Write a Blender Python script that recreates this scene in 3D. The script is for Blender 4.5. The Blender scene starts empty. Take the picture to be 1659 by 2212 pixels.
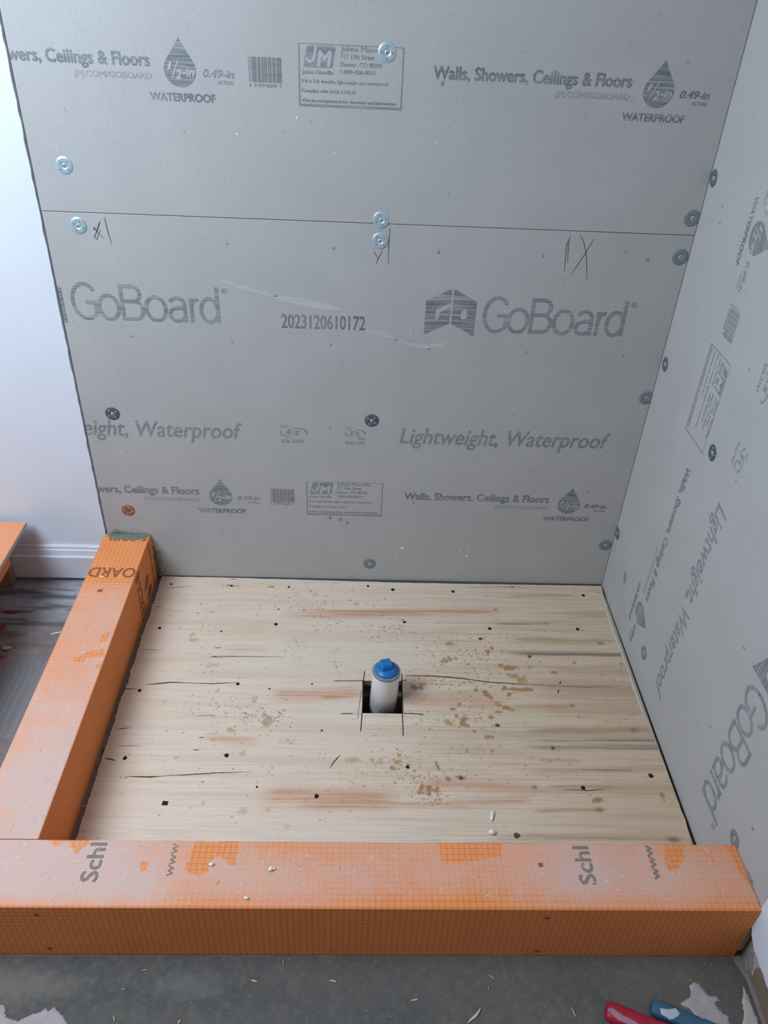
import bpy, bmesh, math, random
import numpy as np
from mathutils import Vector, Matrix, Euler, noise as mnoise

# ---------------------------------------------------------------- camera, light, exposure
SC = bpy.context.scene
COL = SC.collection
F_PX = 1702.88
CAM = Vector((-0.66854, -1.59279, 1.37891))
ROT = Euler((0.949289, -0.041635, -0.017280), 'XYZ')
cd = bpy.data.cameras.new('camera'); cam = bpy.data.objects.new('camera', cd); COL.objects.link(cam)
cam.location = CAM; cam.rotation_euler = ROT
cd.sensor_fit = 'VERTICAL'; cd.sensor_height = 36.0; cd.lens = 36.0 * F_PX / 2212.0
cd.clip_start = 0.05; cd.clip_end = 60
SC.camera = cam
SC.view_settings.view_transform = 'Standard'; SC.view_settings.look = 'None'
SC.view_settings.gamma = 1.0; SC.view_settings.use_curve_mapping = False
SC.view_settings.exposure = 0.0

world = bpy.data.worlds.new('world'); SC.world = world; world.use_nodes = True
bg = world.node_tree.nodes['Background']
bg.inputs[0].default_value = (1.0, 0.94, 0.95, 1); bg.inputs[1].default_value = 0.19

def area(name, loc, target, sx, sy, power, color):
    l = bpy.data.lights.new(name, 'AREA'); l.shape = 'RECTANGLE'; l.size = sx; l.size_y = sy
    l.energy = power; l.color = color
    o = bpy.data.objects.new(name, l); COL.objects.link(o); o.location = loc
    o.rotation_euler = (Vector(target) - Vector(loc)).to_track_quat('-Z', 'Y').to_euler()
    return o
# daylight from the window high on the left
area('window_daylight', (-1.92, -0.96, 1.88), (-0.98, -0.10, 0.60), 0.9, 1.0, 49.0, (0.70, 0.85, 1.0))

# ---------------------------------------------------------------- helpers
RM = ROT.to_matrix()
def H(u, v, ax, val):
    """point of the plane axis=val (metres) seen at a photo pixel"""
    d = RM @ Vector(((u - 829.5) / F_PX, -(v - 1106) / F_PX, -1))
    return CAM + d * ((val - CAM[ax]) / d[ax])
def link(o, parent=None):
    COL.objects.link(o)
    if parent is not None:
        o.parent = parent
        o.matrix_parent_inverse = Matrix.Translation(-parent.location)
    return o
def tag(o, label=None, cat=None, group=None, kind=None):
    if label: o['label'] = label
    if cat: o['category'] = cat
    if group: o['group'] = group
    if kind: o['kind'] = kind
    return o
def thing(name, loc, label, cat, group=None):
    o = bpy.data.objects.new(name, None); o.location = loc; o.empty_display_size = 0.02
    COL.objects.link(o); return tag(o, label, cat, group)
def mesh_obj(name, bm, mat, parent=None, smooth=False, origin=None):
    me = bpy.data.meshes.new(name)
    if origin is not None:
        bmesh.ops.translate(bm, vec=-Vector(origin), verts=bm.verts)
    bm.to_mesh(me); bm.free()
    for m in (mat if isinstance(mat, (list, tuple)) else [mat]): me.materials.append(m)
    if smooth:
        for p in me.polygons: p.use_smooth = True
    o = bpy.data.objects.new(name, me)
    if origin is not None: o.location = origin
    return link(o, parent)
def box(bm, lo, hi, bev=0.0, seg=2, mi=0):
    r = bmesh.ops.create_cube(bm, size=1.0)
    vs = r['verts']
    for v in vs:
        v.co = Vector([(lo[i] + hi[i]) / 2 + v.co[i] * (hi[i] - lo[i]) for i in range(3)])
    fs = set(f for v in vs for f in v.link_faces)
    for f in fs: f.material_index = mi
    if bev > 0:
        es = list({e for f in fs for e in f.edges})
        bmesh.ops.bevel(bm, geom=es, offset=bev, segments=seg, affect='EDGES', profile=0.5)
def prism(bm, pts, z0, z1, mi=0):
    """closed prism of an xy outline between z0 and z1"""
    lo = [bm.verts.new((p[0], p[1], z0)) for p in pts]; hi = [bm.verts.new((p[0], p[1], z1)) for p in pts]
    n = len(pts); fs = [bm.faces.new(hi), bm.faces.new(lo[::-1])]
    for i in range(n): fs.append(bm.faces.new((lo[i], lo[(i + 1) % n], hi[(i + 1) % n], hi[i])))
    for f in fs: f.material_index = mi
def inside(px, py, poly):
    c = False; j = len(poly) - 1
    for i in range(len(poly)):
        xi, yi = poly[i]; xj, yj = poly[j]
        if (yi > py) != (yj > py) and px < (xj - xi) * (py - yi) / (yj - yi) + xi: c = not c
        j = i
    return c
def edge_dist(px, py, poly):
    d = 1e9; n = len(poly)
    for i in range(n):
        ax, ay = poly[i]; bx, by = poly[(i + 1) % n]
        dx, dy = bx - ax, by - ay; L = dx * dx + dy * dy + 1e-12
        t = max(0, min(1, ((px - ax) * dx + (py - ay) * dy) / L))
        d = min(d, math.hypot(px - ax - t * dx, py - ay - t * dy))
    return d
def relief(name, poly, step, thick, mat, to3d, parent=None, edge=0.006, rough=0.4, nscale=90, seed=0, base=None):
    """lumpy patch: outline in 2D, height falls to nothing at the rim; to3d(a,b,h) places it"""
    xs = [p[0] for p in poly]; ys = [p[1] for p in poly]
    bm = bmesh.new(); grid = {}
    nx = int((max(xs) - min(xs)) / step) + 3; ny = int((max(ys) - min(ys)) / step) + 3
    for i in range(nx):
        for j in range(ny):
            a = min(xs) - step + i * step; b = min(ys) - step + j * step
            w = mnoise.noise(Vector((a * 60, b * 60, seed))) * edge * 0.5
            dd = edge_dist(a, b, poly); s = dd if inside(a, b, poly) else -dd
            s += w
            if s < -step * 0.3: continue
            k = min(1.0, max(0.0, s) / edge); k = k * k * (3 - 2 * k)
            h = thick * k * (1 + rough * mnoise.noise(Vector((a * nscale, b * nscale, seed + 5)))
                             + rough * .5 * mnoise.noise(Vector((a * nscale * 3, b * nscale * 3, seed + 9)))) + 0.00005
            if base: h += base(a, b)
            grid[i, j] = bm.verts.new(to3d(a, b, h))
    for (i, j) in list(grid):
        q = [grid.get(k) for k in ((i, j), (i + 1, j), (i + 1, j + 1), (i, j + 1))]
        if all(q): bm.faces.new(q)
    bmesh.ops.recalc_face_normals(bm, faces=bm.faces)
    return mesh_obj(name, bm, mat, parent, smooth=True)

# ---- vectorised value noise (numpy)
def _h(ix, iy, s):
    n = (ix * 374761393 + iy * 668265263 + s * 982451653).astype(np.int64) & 0xffffffff
    n = ((n ^ (n >> 13)) * 1274126177) & 0xffffffff
    return ((n ^ (n >> 16)) & 0xffff) / 65535.0
def vn(x, y, s=0):
    ix = np.floor(x).astype(np.int64); iy = np.floor(y).astype(np.int64); fx = x - ix; fy = y - iy
    fx = fx * fx * (3 - 2 * fx); fy = fy * fy * (3 - 2 * fy)
    a = _h(ix, iy, s); b = _h(ix + 1, iy, s); c = _h(ix, iy + 1, s); d = _h(ix + 1, iy + 1, s)
    return (a * (1 - fx) + b * fx) * (1 - fy) + (c * (1 - fx) + d * fx) * fy
def fbm(x, y, s=0, o=4):
    t = 0; a = .5; n = 0
    for k in range(o): t = t + a * vn(x * 2 ** k, y * 2 ** k, s + k); n += a; a *= .5
    return t / n

# ---------------------------------------------------------------- materials
class NT:
    def __init__(s, name):
        s.m = bpy.data.materials.new(name); s.m.use_nodes = True; s.t = s.m.node_tree
        s.b = s.t.nodes['Principled BSDF']; s.n = s.t.nodes; s.l = s.t.links
    def add(s, t, **k):
        n = s.n.new(t)
        for a, v in k.items(): setattr(n, a, v)
        return n
    def coord(s): return s.add('ShaderNodeTexCoord').outputs['Object']
    def noise(s, scale, vec=None, detail=3, sc=(1, 1, 1), rough=0.5, dist=0.0):
        mp = s.add('ShaderNodeMapping'); mp.inputs['Scale'].default_value = sc
        s.l.new(vec if vec is not None else s.coord(), mp.inputs['Vector'])
        n = s.add('ShaderNodeTexNoise'); n.inputs['Scale'].default_value = scale
        n.inputs['Detail'].default_value = detail; n.inputs['Roughness'].default_value = rough
        n.inputs['Distortion'].default_value = dist
        s.l.new(mp.outputs[0], n.inputs['Vector']); return n.outputs['Fac']
    def ramp(s, fac, stops):
        r = s.add('ShaderNodeValToRGB'); e = r.color_ramp.elements
        while len(e) < len(stops): e.new(0.5)
        for i, (p, c) in enumerate(stops):
            e[i].position = p; e[i].color = (c, c, c, 1) if not isinstance(c, tuple) else (*c, 1)
        s.l.new(fac, r.inputs[0]); return r.outputs[0]
    def math(s, op, a, b=None, clamp=False):
        n = s.add('ShaderNodeMath', operation=op); n.use_clamp = clamp
        for i, v in enumerate((a, b)):
            if v is None: continue
            if isinstance(v, (int, float)): n.inputs[i].default_value = v
            else: s.l.new(v, n.inputs[i])
        return n.outputs[0]
    def mix(s, fac, a, b, mode='MIX'):
        n = s.add('ShaderNodeMix', data_type='RGBA', blend_type=mode)
        for i, v in ((0, fac), (6, a), (7, b)):
            if isinstance(v, (int, float)): n.inputs[i].default_value = v
            elif isinstance(v, tuple): n.inputs[i].default_value = (*v, 1)
            else: s.l.new(v, n.inputs[i])
        return n.outputs[2]
    def bump(s, h, strength=0.2, dist=0.001):
        n = s.add('ShaderNodeBump'); n.inputs['Strength'].default_value = strength
        n.inputs['Distance'].default_value = dist; s.l.new(h, n.inputs['Height'])
        s.l.new(n.outputs[0], s.b.inputs['Normal'])
    def out(s, col=None, rough=0.7, metal=0.0, spec=0.4):
        if col is not None:
            if isinstance(col, tuple): s.b.inputs['Base Color'].default_value = (*col, 1)
            else: s.l.new(col, s.b.inputs['Base Color'])
        s.b.inputs['Roughness'].default_value = rough; s.b.inputs['Metallic'].default_value = metal
        s.b.inputs['Specular IOR Level'].default_value = spec
        return s.m

BOARD = (0.415, 0.405, 0.395)
def mat_board():
    t = NT('foam_board_face')
    a = t.noise(7, detail=5); b = t.noise(160, detail=2); c = t.noise(2.2, detail=2)
    col = t.mix(t.ramp(a, [(0.3, 0), (0.7, 1)]), tuple(k * .955 for k in BOARD), tuple(k * 1.04 for k in BOARD))
    col = t.mix(t.ramp(b, [(0.35, 0.22), (0.65, 0)]), col, tuple(k * .72 for k in BOARD))
    col = t.mix(t.ramp(c, [(0.5, 0), (0.75, .35)]), col, (0.40, .415, .385))
    sp = t.noise(75, detail=1); col = t.mix(t.ramp(sp, [(0.205, .4), (0.215, 0)]), col, (0.2, 0.2, 0.2))
    t.bump(b, .12, .0006)
    return t.out(col, 0.62, 0, .35)
def mat_ink(name, k, cover, dark=(0.125, 0.145, 0.165), smin=.7):
    """print with dry horizontal streaks; object coordinates are the print's own"""
    t = NT(name)
    s1 = t.noise(1, detail=3, sc=(7, 330, 1)); s2 = t.noise(1, detail=2, sc=(700, 900, 1)); s3 = t.noise(1, sc=(10, 60, 1))
    f = t.ramp(s1, [(0.40, smin), (0.52, 1)]); g = t.ramp(s2, [(0.33, 1 - k), (0.5, 1)]); h = t.ramp(s3, [(.35, .72), (.6, 1)])
    fac = t.math('MULTIPLY', t.math('MULTIPLY', t.math('MULTIPLY', f, g), h), cover)
    return t.out(t.mix(fac, BOARD, dark), 0.6, 0, .3)
def plain(name, col, rough=0.7, metal=0.0, var=0.0, scale=40, spec=.4, bump=0):
    t = NT(name)
    if var:
        n = t.noise(scale, detail=4)
        c = t.mix(n, tuple(max(0, k * (1 - var)) for k in col), tuple(min(1, k * (1 + var)) for k in col))
        if bump: t.bump(n, bump, .002)
        return t.out(c, rough, metal, spec)
    return t.out(col, rough, metal, spec)
def mat_kerdi():
    """orange fleece with a printed 10 mm grid; dust lies where the 'dust' attribute says"""
    t = NT('orange_gridded_fleece')
    xyz = t.add('ShaderNodeSeparateXYZ'); t.l.new(t.coord(), xyz.inputs[0])
    nrm = t.add('ShaderNodeSeparateXYZ'); t.l.new(t.add('ShaderNodeTexCoord').outputs['Normal'], nrm.inputs[0])
    line = None
    for i in range(3):
        p = t.math('FRACT', t.math('ADD', t.math('MULTIPLY', xyz.outputs[i], 100.0), 50.43))
        l = t.math('GREATER_THAN', t.math('ABSOLUTE', t.math('SUBTRACT', p, .5)), 0.455)
        l = t.math('MULTIPLY', l, t.math('LESS_THAN', t.math('ABSOLUTE', nrm.outputs[i]), .6))
        line = l if line is None else t.math('MAXIMUM', line, l)
    n = t.noise(9, detail=4); fine = t.noise(420, detail=2)
    col = t.mix(n, (0.74, 0.23, 0.064), (0.88, 0.295, 0.09))
    dust = t.add('ShaderNodeAttribute', attribute_name='dust').outputs['Fac']
    dn = t.math('MULTIPLY', t.math('ADD', t.math('MULTIPLY', dust, 1.5), -0.25), 1.0)
    grain = t.ramp(fine, [(0.36, 0.0), (0.66, 1.0)])
    d = t.math('MULTIPLY', dust, t.math('ADD', t.math('MULTIPLY', grain, 0.55), 0.55), True)
    lf = t.math('MULTIPLY', line, t.math('SUBTRACT', 0.62, t.math('MULTIPLY', dust, 0.62)), True)
    col = t.mix(lf, col, (0.20, 0.055, 0.018))
    col = t.mix(d, col, (0.55, 0.435, 0.405))
    t.bump(fine, .25, .0008)
    return t.out(col, 0.8, 0, .25)
def mat_attr(name, rough=.65, bs=.15, sc=(6, 300, 1)):
    t = NT(name)
    c = t.add('ShaderNodeAttribute', attribute_name='tint').outputs['Color']
    n = t.noise(1, detail=4, sc=sc); m = t.noise(500, detail=1)
    col = t.mix(t.ramp(n, [(0.35, .13), (0.56, 0)]), c, (0.25, .17, .10))
    col = t.mix(t.ramp(m, [(0.3, .10), (0.5, 0)]), col, (0.2, .15, .12))
    t.bump(n, bs, .001)
    return t.out(col, rough, 0, .3)
def mat_metal(name, col, rough=.34, metal=.85):
    t = NT(name); n = t.noise(180, detail=2)
    t.bump(n, .08, .0005)
    return t.out(t.mix(n, tuple(k * .85 for k in col), col), rough, metal, .5)

M = dict(
    board=mat_board(), ink=mat_ink('printed_ink', .45, 1.0, (.115, .135, .15)), ink_logo=mat_ink('streaky_logo_ink', .4, 1.0, (.115, .135, .15), .35), ink_name=mat_ink('streaky_name_ink', .5, .9, (.125, .145, .165), .5), ink_thin=mat_ink('thin_printed_ink', .6, .9),
    ink_faint=mat_ink('faint_printed_ink', .7, .5), ink_serial=mat_ink('serial_ink', .1, 1.0, (.12, .13, .14)),
    knock=plain('unprinted_board', BOARD, .62, 0, .1, 300),
    core=plain('foam_core', (0.45, .44, .42), .8, 0, .1),
    pencil=plain('pencil_line', (0.075, .085, .09), .6), kerdi=mat_kerdi(),
    kprint=plain('brown_print_on_orange', (0.29, .085, .03), .8, 0, .25, 200),
    kprint_dusty=plain('dusty_grey_print', (0.24, .175, .145), .85, 0, .35, 300),
    white=plain('white_painted_drywall', (0.66, .68, .74), .55, 0, .03, 12),
    base=plain('painted_trim', (0.60, .61, .66), .45, 0, .06, 25),
    ply=mat_attr('plywood_face'), cut=plain('pale_cut_veneer', (0.74, .66, .53), .8, 0, .12, 60, bump=.3),
    plydark=plain('plywood_core', (0.22, .15, .09), .85, 0, .2, 80),
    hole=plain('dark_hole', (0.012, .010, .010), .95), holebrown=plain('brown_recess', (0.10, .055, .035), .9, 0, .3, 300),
    crack=plain('split_in_veneer', (0.11, .055, .025), .9, 0, .3, 200), kerf=plain('saw_cut', (0.035, .022, .018), .9),
    floor=mat_attr('old_subfloor', .75, .5, (9, 120, 1)),
    mortar=plain('grey_green_mortar', (0.155, .165, .13), .85, 0, .22, 90, bump=.5),
    darkmortar=plain('dark_mortar', (0.23, .205, .19), .9, 0, .3, 120, bump=.4),
    sheet=plain('grey_cement_skim', (0.125, .128, .118), .85, 0, .3, 45, bump=.4),
    pinkplaster=plain('pinkish_plaster', (0.40, .345, .35), .85, 0, .18, 60, bump=.4),
    wood=plain('brown_lumber', (0.30, .19, .13), .8, 0, .25, 40), lath=plain('brown_plate', (0.20, .145, .10), .85, 0, .25, 30),
    pvc=plain('white_pvc', (0.80, .80, .82), .35, 0, .05, 40), pvcgrey=plain('grey_pipe_rim', (0.17, .21, .23), .5, 0, .2, 90),
    blue=plain('blue_plastic_plug', (0.006, .15, .42), .36, 0, .12, 60, .5),
    zinc=mat_metal('zinc_plate', (0.50, .64, .70), .34, .45), zincdim=mat_metal('zinc_in_dim_light', (0.215, .255, .27), .5, .25),  # second zinc is the same plate, dim light put into its colour
    steel=mat_metal('screw_steel', (0.66, .70, .73), .3, .4),
    rust=mat_metal('rusty_plate', (0.35, .13, .085), .6, .15), midz=mat_metal('mid_grey_zinc', (0.13, .165, .185), .5, .25), darkz=mat_metal('dark_plate', (0.085, .12, .15), .5, .25),  # midz is zinc in a darker grey, used on the right board
    slot=plain('screw_recess', (0.03, .035, .04), .6),
    chip=plain('white_crumb', (0.74, .74, .72), .6, 0, .06, 200), straw=plain('straw_splinter', (0.62, .49, .32), .7, 0, .2, 100),
    redchip=plain('red_flake', (0.30, .05, .05), .6, 0, .2, 100), greychip=plain('pale_chip', (0.48, .45, .42), .7, 0, .2, 100),
    red=plain('red_grip', (0.36, .012, .035), .45, 0, .25, 40), bluegrip=plain('blue_grip', (0.035, .10, .17), .5, 0, .3, 50),
    smear=plain('dried_paint_smear', (0.42, .46, .48), .6, 0, .2, 80), smearpink=plain('dusty_pink_smear', (0.38, .19, .24), .7, 0, .2, 80),
)
mm = 0.001

# ---------------------------------------------------------------- setting: floor and walls
CURB_F = -0.950; CURB_B = -0.836; CH = 0.152; CL0 = -1.293; CL1 = -1.179; PLY = 0.017
def color_grid(name, X, Y, Z, C, mat, parent=None, mask=None, depth=0.0):
    ny, nx = X.shape
    co = np.stack([X, Y, Z], -1).reshape(-1, 3)
    i, j = np.meshgrid(np.arange(ny - 1), np.arange(nx - 1), indexing='ij')
    a = (i * nx + j)
    if mask is not None: a = a[~mask]
    a = a.reshape(-1)
    faces = np.stack([a, a + 1, a + nx + 1, a + nx], -1)
    me = bpy.data.meshes.new(name)
    me.from_pydata(co.tolist(), [], faces.tolist())
    at = me.color_attributes.new('tint', 'FLOAT_COLOR', 'POINT')
    at.data.foreach_set('color', np.concatenate([C.reshape(-1, 3), np.ones((nx * ny, 1))], 1).astype(np.float32).ravel())
    bm = bmesh.new(); bm.from_mesh(me)
    bmesh.ops.delete(bm, geom=[v for v in bm.verts if not v.link_faces], context='VERTS')
    if bm.faces and bm.faces[:][0].normal.z < 0: bmesh.ops.reverse_faces(bm, faces=bm.faces)
    if depth:
        es = [e for e in bm.edges if e.is_boundary]
        r = bmesh.ops.extrude_edge_only(bm, edges=es)
        nv = [g for g in r['geom'] if isinstance(g, bmesh.types.BMVert)]
        nf = [g for g in r['geom'] if isinstance(g, bmesh.types.BMFace)]
        for v in nv: v.co.z -= depth
        for f in nf: f.material_index = 1
        bmesh.ops.recalc_face_normals(bm, faces=bm.faces)
    bm.to_mesh(me); bm.free()
    for m_ in (mat if isinstance(mat, (list, tuple)) else [mat]): me.materials.append(m_)
    return link(bpy.data.objects.new(name, me), parent)
def lerp(a, b, t): return a * (1 - t[..., None]) + np.array(b) * t[..., None]
def blob(C, X, Y, px, pl_z, ru, rv, col, alpha, seed=1, sharp=2.0, rag=.5, f=90):
    c = H(px[0], px[1], 2, pl_z)
    dx = (X - c.x) / (ru * mm); dy = (Y - c.y) / (rv * mm)
    sel = (np.abs(dx) < 2) & (np.abs(dy) < 2)
    if not sel.any(): return C
    xs, ys = X[sel], Y[sel]
    r = np.sqrt(dx[sel] ** 2 + dy[sel] ** 2) + rag * (fbm(xs * f, ys * f, seed) - .5) * 2
    k = np.clip((1.15 - r) * sharp, 0, 1) * alpha
    C[sel] = C[sel] * (1 - k[:, None]) + np.array(col) * k[:, None]
    return C

# floor slab with the joist bay open round the pipe
rng = random.Random(4)
def floor_mesh():
    xs = np.concatenate([np.arange(-3.2, -2.0, .05), np.arange(-2.0, -1.17, .004), np.arange(-1.17, -.655, .03), [-.655, -.535], np.arange(-.52, .05, .03), [.2]])
    ys = np.concatenate([[-2.4, -2.0, -1.6, -1.4, -1.2], np.arange(-1.12, -.95, .01), np.arange(-.94, -.46, .006), [-.46], [-.33], np.arange(-.324, .03, .004)])
    X, Y = np.meshgrid(xs, ys)
    n = fbm(X * 9, Y * 9, 3); s = fbm(X * 8, Y * 70, 8); g = fbm(X * 120, Y * 160, 12)
    C = np.zeros(X.shape + (3,)) + np.array((0.20, .165, .165))
    C = lerp(C, (0.30, .25, .225), np.clip((n - .45) * 3, 0, .8))
    # white-grey paint and plaster spill towards the back
    back = np.clip((Y + .20) / .09 + (n - .5) * 1.2, 0, 1)
    C = lerp(C, (0.34, .37, .42), back * np.clip(1.15 - np.clip((s - .53) * 9, 0, 1), 0, 1))
    C = lerp(C, (0.10, .105, .12), np.clip((s - .6) * 7, 0, .75) * np.clip((Y + .45) * 4, .25, 1))
    C = C * (0.8 + .4 * g)[..., None]
    # old grey ridged adhesive patch
    for (u, v, a, b, al) in ((20, 1490, 95, 100, .8), (60, 1470, 45, 55, .6), (15, 1560, 70, 30, .8)):
        C = blob(C, X, Y, (u, v), 0, a, b, (0.20, .205, .215), al * .9, 7, 2.5, .6, 30)
    rid = (np.sin(X * 420 + 16 * fbm(X * 12, Y * 12, 5)) > .45) & (Y < -.27) & (Y > -.50) & (n > .36)
    C[rid] *= .86
    C = blob(C, X, Y, (22, 1322), 0, 26, 7, (.09, .012, .012), .9, 3)
    i, j = np.meshgrid(np.arange(len(ys) - 1), np.arange(len(xs) - 1), indexing='ij')
    m = (xs[j] >= -.6551) & (xs[j] < -.54) & (ys[i] >= -.4601) & (ys[i] < -.335)
    Z = np.zeros_like(X)
    return color_grid('floor', X, Y, Z, C, [M['floor'], M['plydark']], mask=m, depth=.03)
fl = floor_mesh(); tag(fl, 'worn grey-brown subfloor with paint spills around the shower base', 'floor', kind='structure')
# near-black box added as the joist bay, keeps world light out below
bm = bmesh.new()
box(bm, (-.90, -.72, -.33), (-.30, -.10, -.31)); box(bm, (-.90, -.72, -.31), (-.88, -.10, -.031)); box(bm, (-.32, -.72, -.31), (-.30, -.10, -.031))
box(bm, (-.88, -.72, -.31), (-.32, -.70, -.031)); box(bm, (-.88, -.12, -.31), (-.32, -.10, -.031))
o = mesh_obj('light_stop_box_1', bm, M['hole']); tag(o, 'near-black box added as joist bay to shut out light, seen through the opening round the pipe', 'joist bay', kind='structure')
bm = bmesh.new(); box(bm, (-.70, -.358, -.20), (-.50, -.318, -.0305), .002)
o = mesh_obj('floor_joist', bm, M['wood']); tag(o, 'brown joist edge seen inside the square opening behind the white pipe', 'joist')

# back wall: studs plane behind the boards and the painted drywall to the left
def rough_edge(a, b, amp, n, seed):
    r = random.Random(seed); pts = []
    for i in range(n + 1):
        t = i / n; p = a + (b - a) * t
        pts.append((p[0] + (r.random() - .6) * amp, p[1]))
    return pts
bm = bmesh.new()
box(bm, (-1.31, .0135, -.03), (.30, .12, 2.45))
edge = rough_edge(Vector((-1.2925, 0.0)), Vector((-1.2925, 2.45)), .0022, 150, 3)
pts = [(-3.2, 2.45), (-3.2, 0.0)] + edge
vsf = [bm.verts.new((p[0], .0015, p[1])) for p in pts]; vsb = [bm.verts.new((p[0], .12, p[1])) for p in pts]
bm.faces.new(vsf); bm.faces.new(vsb[::-1])
for i in range(len(pts)): k = (i + 1) % len(pts); bm.faces.new((vsf[i], vsb[i], vsb[k], vsf[k]))
bmesh.ops.recalc_face_normals(bm, faces=bm.faces)
o = mesh_obj('wall_back', bm, M['white']); tag(o, 'white painted back wall left of the grey boards', 'wall', kind='structure')
# right wall: rough stud plane, drywall beyond the board, with a broken lower edge
bm = bmesh.new(); box(bm, (.0135, -2.4, -.03), (.12, .12, 2.45))
o = mesh_obj('wall_right', bm, M['lath']); tag(o, 'brown wall plate showing below the drywall at the right', 'wall', kind='structure')
r = random.Random(8)
low = [(-.9465, .120), (-.950, .100), (-.958, .088), (-.968, .083)] + [(-.975 - i * .012, .078 - .0006 * i + (r.random() - .5) * .003) for i in range(20)] + [(-2.4, .066), (-2.4, 2.45), (-.9465, 2.45)]
bm = bmesh.new()
a = [bm.verts.new((-.0006, p[0], p[1])) for p in low]; b = [bm.verts.new((.0134, p[0], p[1])) for p in low]
bm.faces.new(a); bm.faces.new(b[::-1])
for i in range(len(low)): k = (i + 1) % len(low); bm.faces.new((a[i], b[i], b[k], a[k]))
bmesh.ops.recalc_face_normals(bm, faces=bm.faces)
o = mesh_obj('drywall_sheet', bm, M['white']); tag(o, 'white drywall sheet at the right beyond the front curb with a broken lower edge', 'drywall')
relief('plaster_smear', [(-.955, .010), (-.952, .075), (-.985, .078), (-.992, .050), (-.984, .030), (-.988, .012)], .002, .0012, M['pinkplaster'],
       lambda a, b, h: (.0134 - h, a, b), edge=.004)
tag(bpy.data.objects['plaster_smear'], 'pinkish plaster smear on the brown plate below the right drywall', 'plaster')

# baseboard left of the left curb
bm = bmesh.new()
prof = [(.0012, .1125), (-.004, .1120), (-.0065, .108), (-.0052, .104), (-.0085, .100), (-.0105, .089), (-.0110, .0855), (-.0155, .0845), (-.0165, .082), (-.0165, .0165), (.0012, .0165)]
n = 150; rings = []
for i in range(n + 1):
    x = -3.2 + (-1.2935 + 3.2) * i / n
    w = .0012 * mnoise.noise(Vector((x * 9, 0, 1)))
    rings.append([bm.verts.new((x, p[0] + (w if .08 < p[1] < .112 else 0), p[1] + (w * 1.2 if p[1] > .08 else 0))) for p in prof])
for i in range(n):
    for k in range(len(prof)):
        q = (k + 1) % len(prof); bm.faces.new((rings[i][k], rings[i + 1][k], rings[i + 1][q], rings[i][q]))
bm.faces.new(rings[0]); bm.faces.new(rings[-1][::-1]); bmesh.ops.recalc_face_normals(bm, faces=bm.faces)
o = mesh_obj('baseboard_back', bm, M['base']); tag(o, 'white painted baseboard with a stepped cap on the back wall', 'baseboard', kind='structure')

# ---------------------------------------------------------------- backer boards and their print
SEAM = 0.9364; BT = .0125
def board(name, lo, hi, label):
    bm = bmesh.new(); box(bm, lo, hi, .0009, 2)
    c = ((lo[0] + hi[0]) / 2, (lo[1] + hi[1]) / 2, lo[2])
    o = mesh_obj(name, bm, M['board'], origin=c); return tag(o, label, 'backer board')
b_low = board('backer_board', (-1.287, 0, .0165), (-.0008, BT, SEAM - .0006), 'lower grey foam backer board on the back wall, directly above the plywood floor')
b_up = board('backer_board', (-1.2872, -.0004, SEAM + .0006), (-.0008, BT, 1.85), 'upper grey foam backer board on the back wall, above the horizontal seam')
b_rt = board('backer_board', (0, -.9455, .012), (BT, .0132, 1.536), 'grey foam backer board on the right wall, its print turned sideways')

_cap = {}
def font_curve(body, offset, shear):
    cu = bpy.data.curves.new('lettering', 'FONT'); cu.body = body; cu.size = 1; cu.offset = offset; cu.shear = shear
    cu.resolution_u = 3; cu.fill_mode = 'FRONT'
    return cu
def curve_to_bm(cu):
    o = bpy.data.objects.new('lettering', cu); COL.objects.link(o)
    dg = bpy.context.evaluated_depsgraph_get(); me = o.evaluated_get(dg).to_mesh()
    bm = bmesh.new(); bm.from_mesh(me); o.evaluated_get(dg).to_mesh_clear()
    bpy.data.objects.remove(o); bpy.data.curves.remove(cu); return bm
def cap_h():
    if 'c' not in _cap:
        bm = curve_to_bm(font_curve('H', 0, 0)); _cap['c'] = max(v.co.y for v in bm.verts); bm.free()
    return _cap['c']
def T(body, u0, u1, v, cap, bold=0.0, shear=0.0, w=0.0, mi=0):
    """lettering from u0 to u1 on baseline v, capitals cap high (mm)"""
    bm = curve_to_bm(font_curve(body, 0, shear))
    if bold > .002:     # heavier weight: the outline repeated a hair to each side
        me = bpy.data.meshes.new('t'); bm.to_mesh(me)
        for i, (dx, dy) in enumerate(((bold, 0), (0, bold * .7), (0, -bold * .7), (bold * .5, 0), (-bold * .5, 0))):
            n0 = len(bm.verts); bm.from_mesh(me); bm.verts.ensure_lookup_table()
            bmesh.ops.translate(bm, vec=(dx, dy, 0), verts=bm.verts[n0:])
            for v_ in bm.verts[n0:]: v_.co.z = (i + 1) * 5.0
        for v_ in bm.verts[:n0 // 1]: pass
        bpy.data.meshes.remove(me)
    x0 = min(p.co.x for p in bm.verts); x1 = max(p.co.x for p in bm.verts)
    for p in bm.verts:
        p.co.x = (u0 + (p.co.x - x0) / (x1 - x0) * (u1 - u0)) * mm; p.co.y = (v + p.co.y / cap_h() * cap) * mm; p.co.z = w + p.co.z * 1e-6
    for f in bm.faces: f.material_index = mi
    return bm
def shape(polys, w=0.0, mi=0):
    """filled outlines (mm), inner ones cut out"""
    cu = bpy.data.curves.new('shape', 'CURVE'); cu.dimensions = '2D'; cu.fill_mode = 'FRONT'
    for p in polys:
        s = cu.splines.new('POLY'); s.points.add(len(p) - 1); s.use_cyclic_u = True
        for q, c in zip(s.points, p): q.co = (c[0] * mm, c[1] * mm, 0, 1)
    bm = curve_to_bm(cu)
    for p in bm.verts: p.co.z = w
    for f in bm.faces: f.material_index = mi
    return bm
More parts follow.
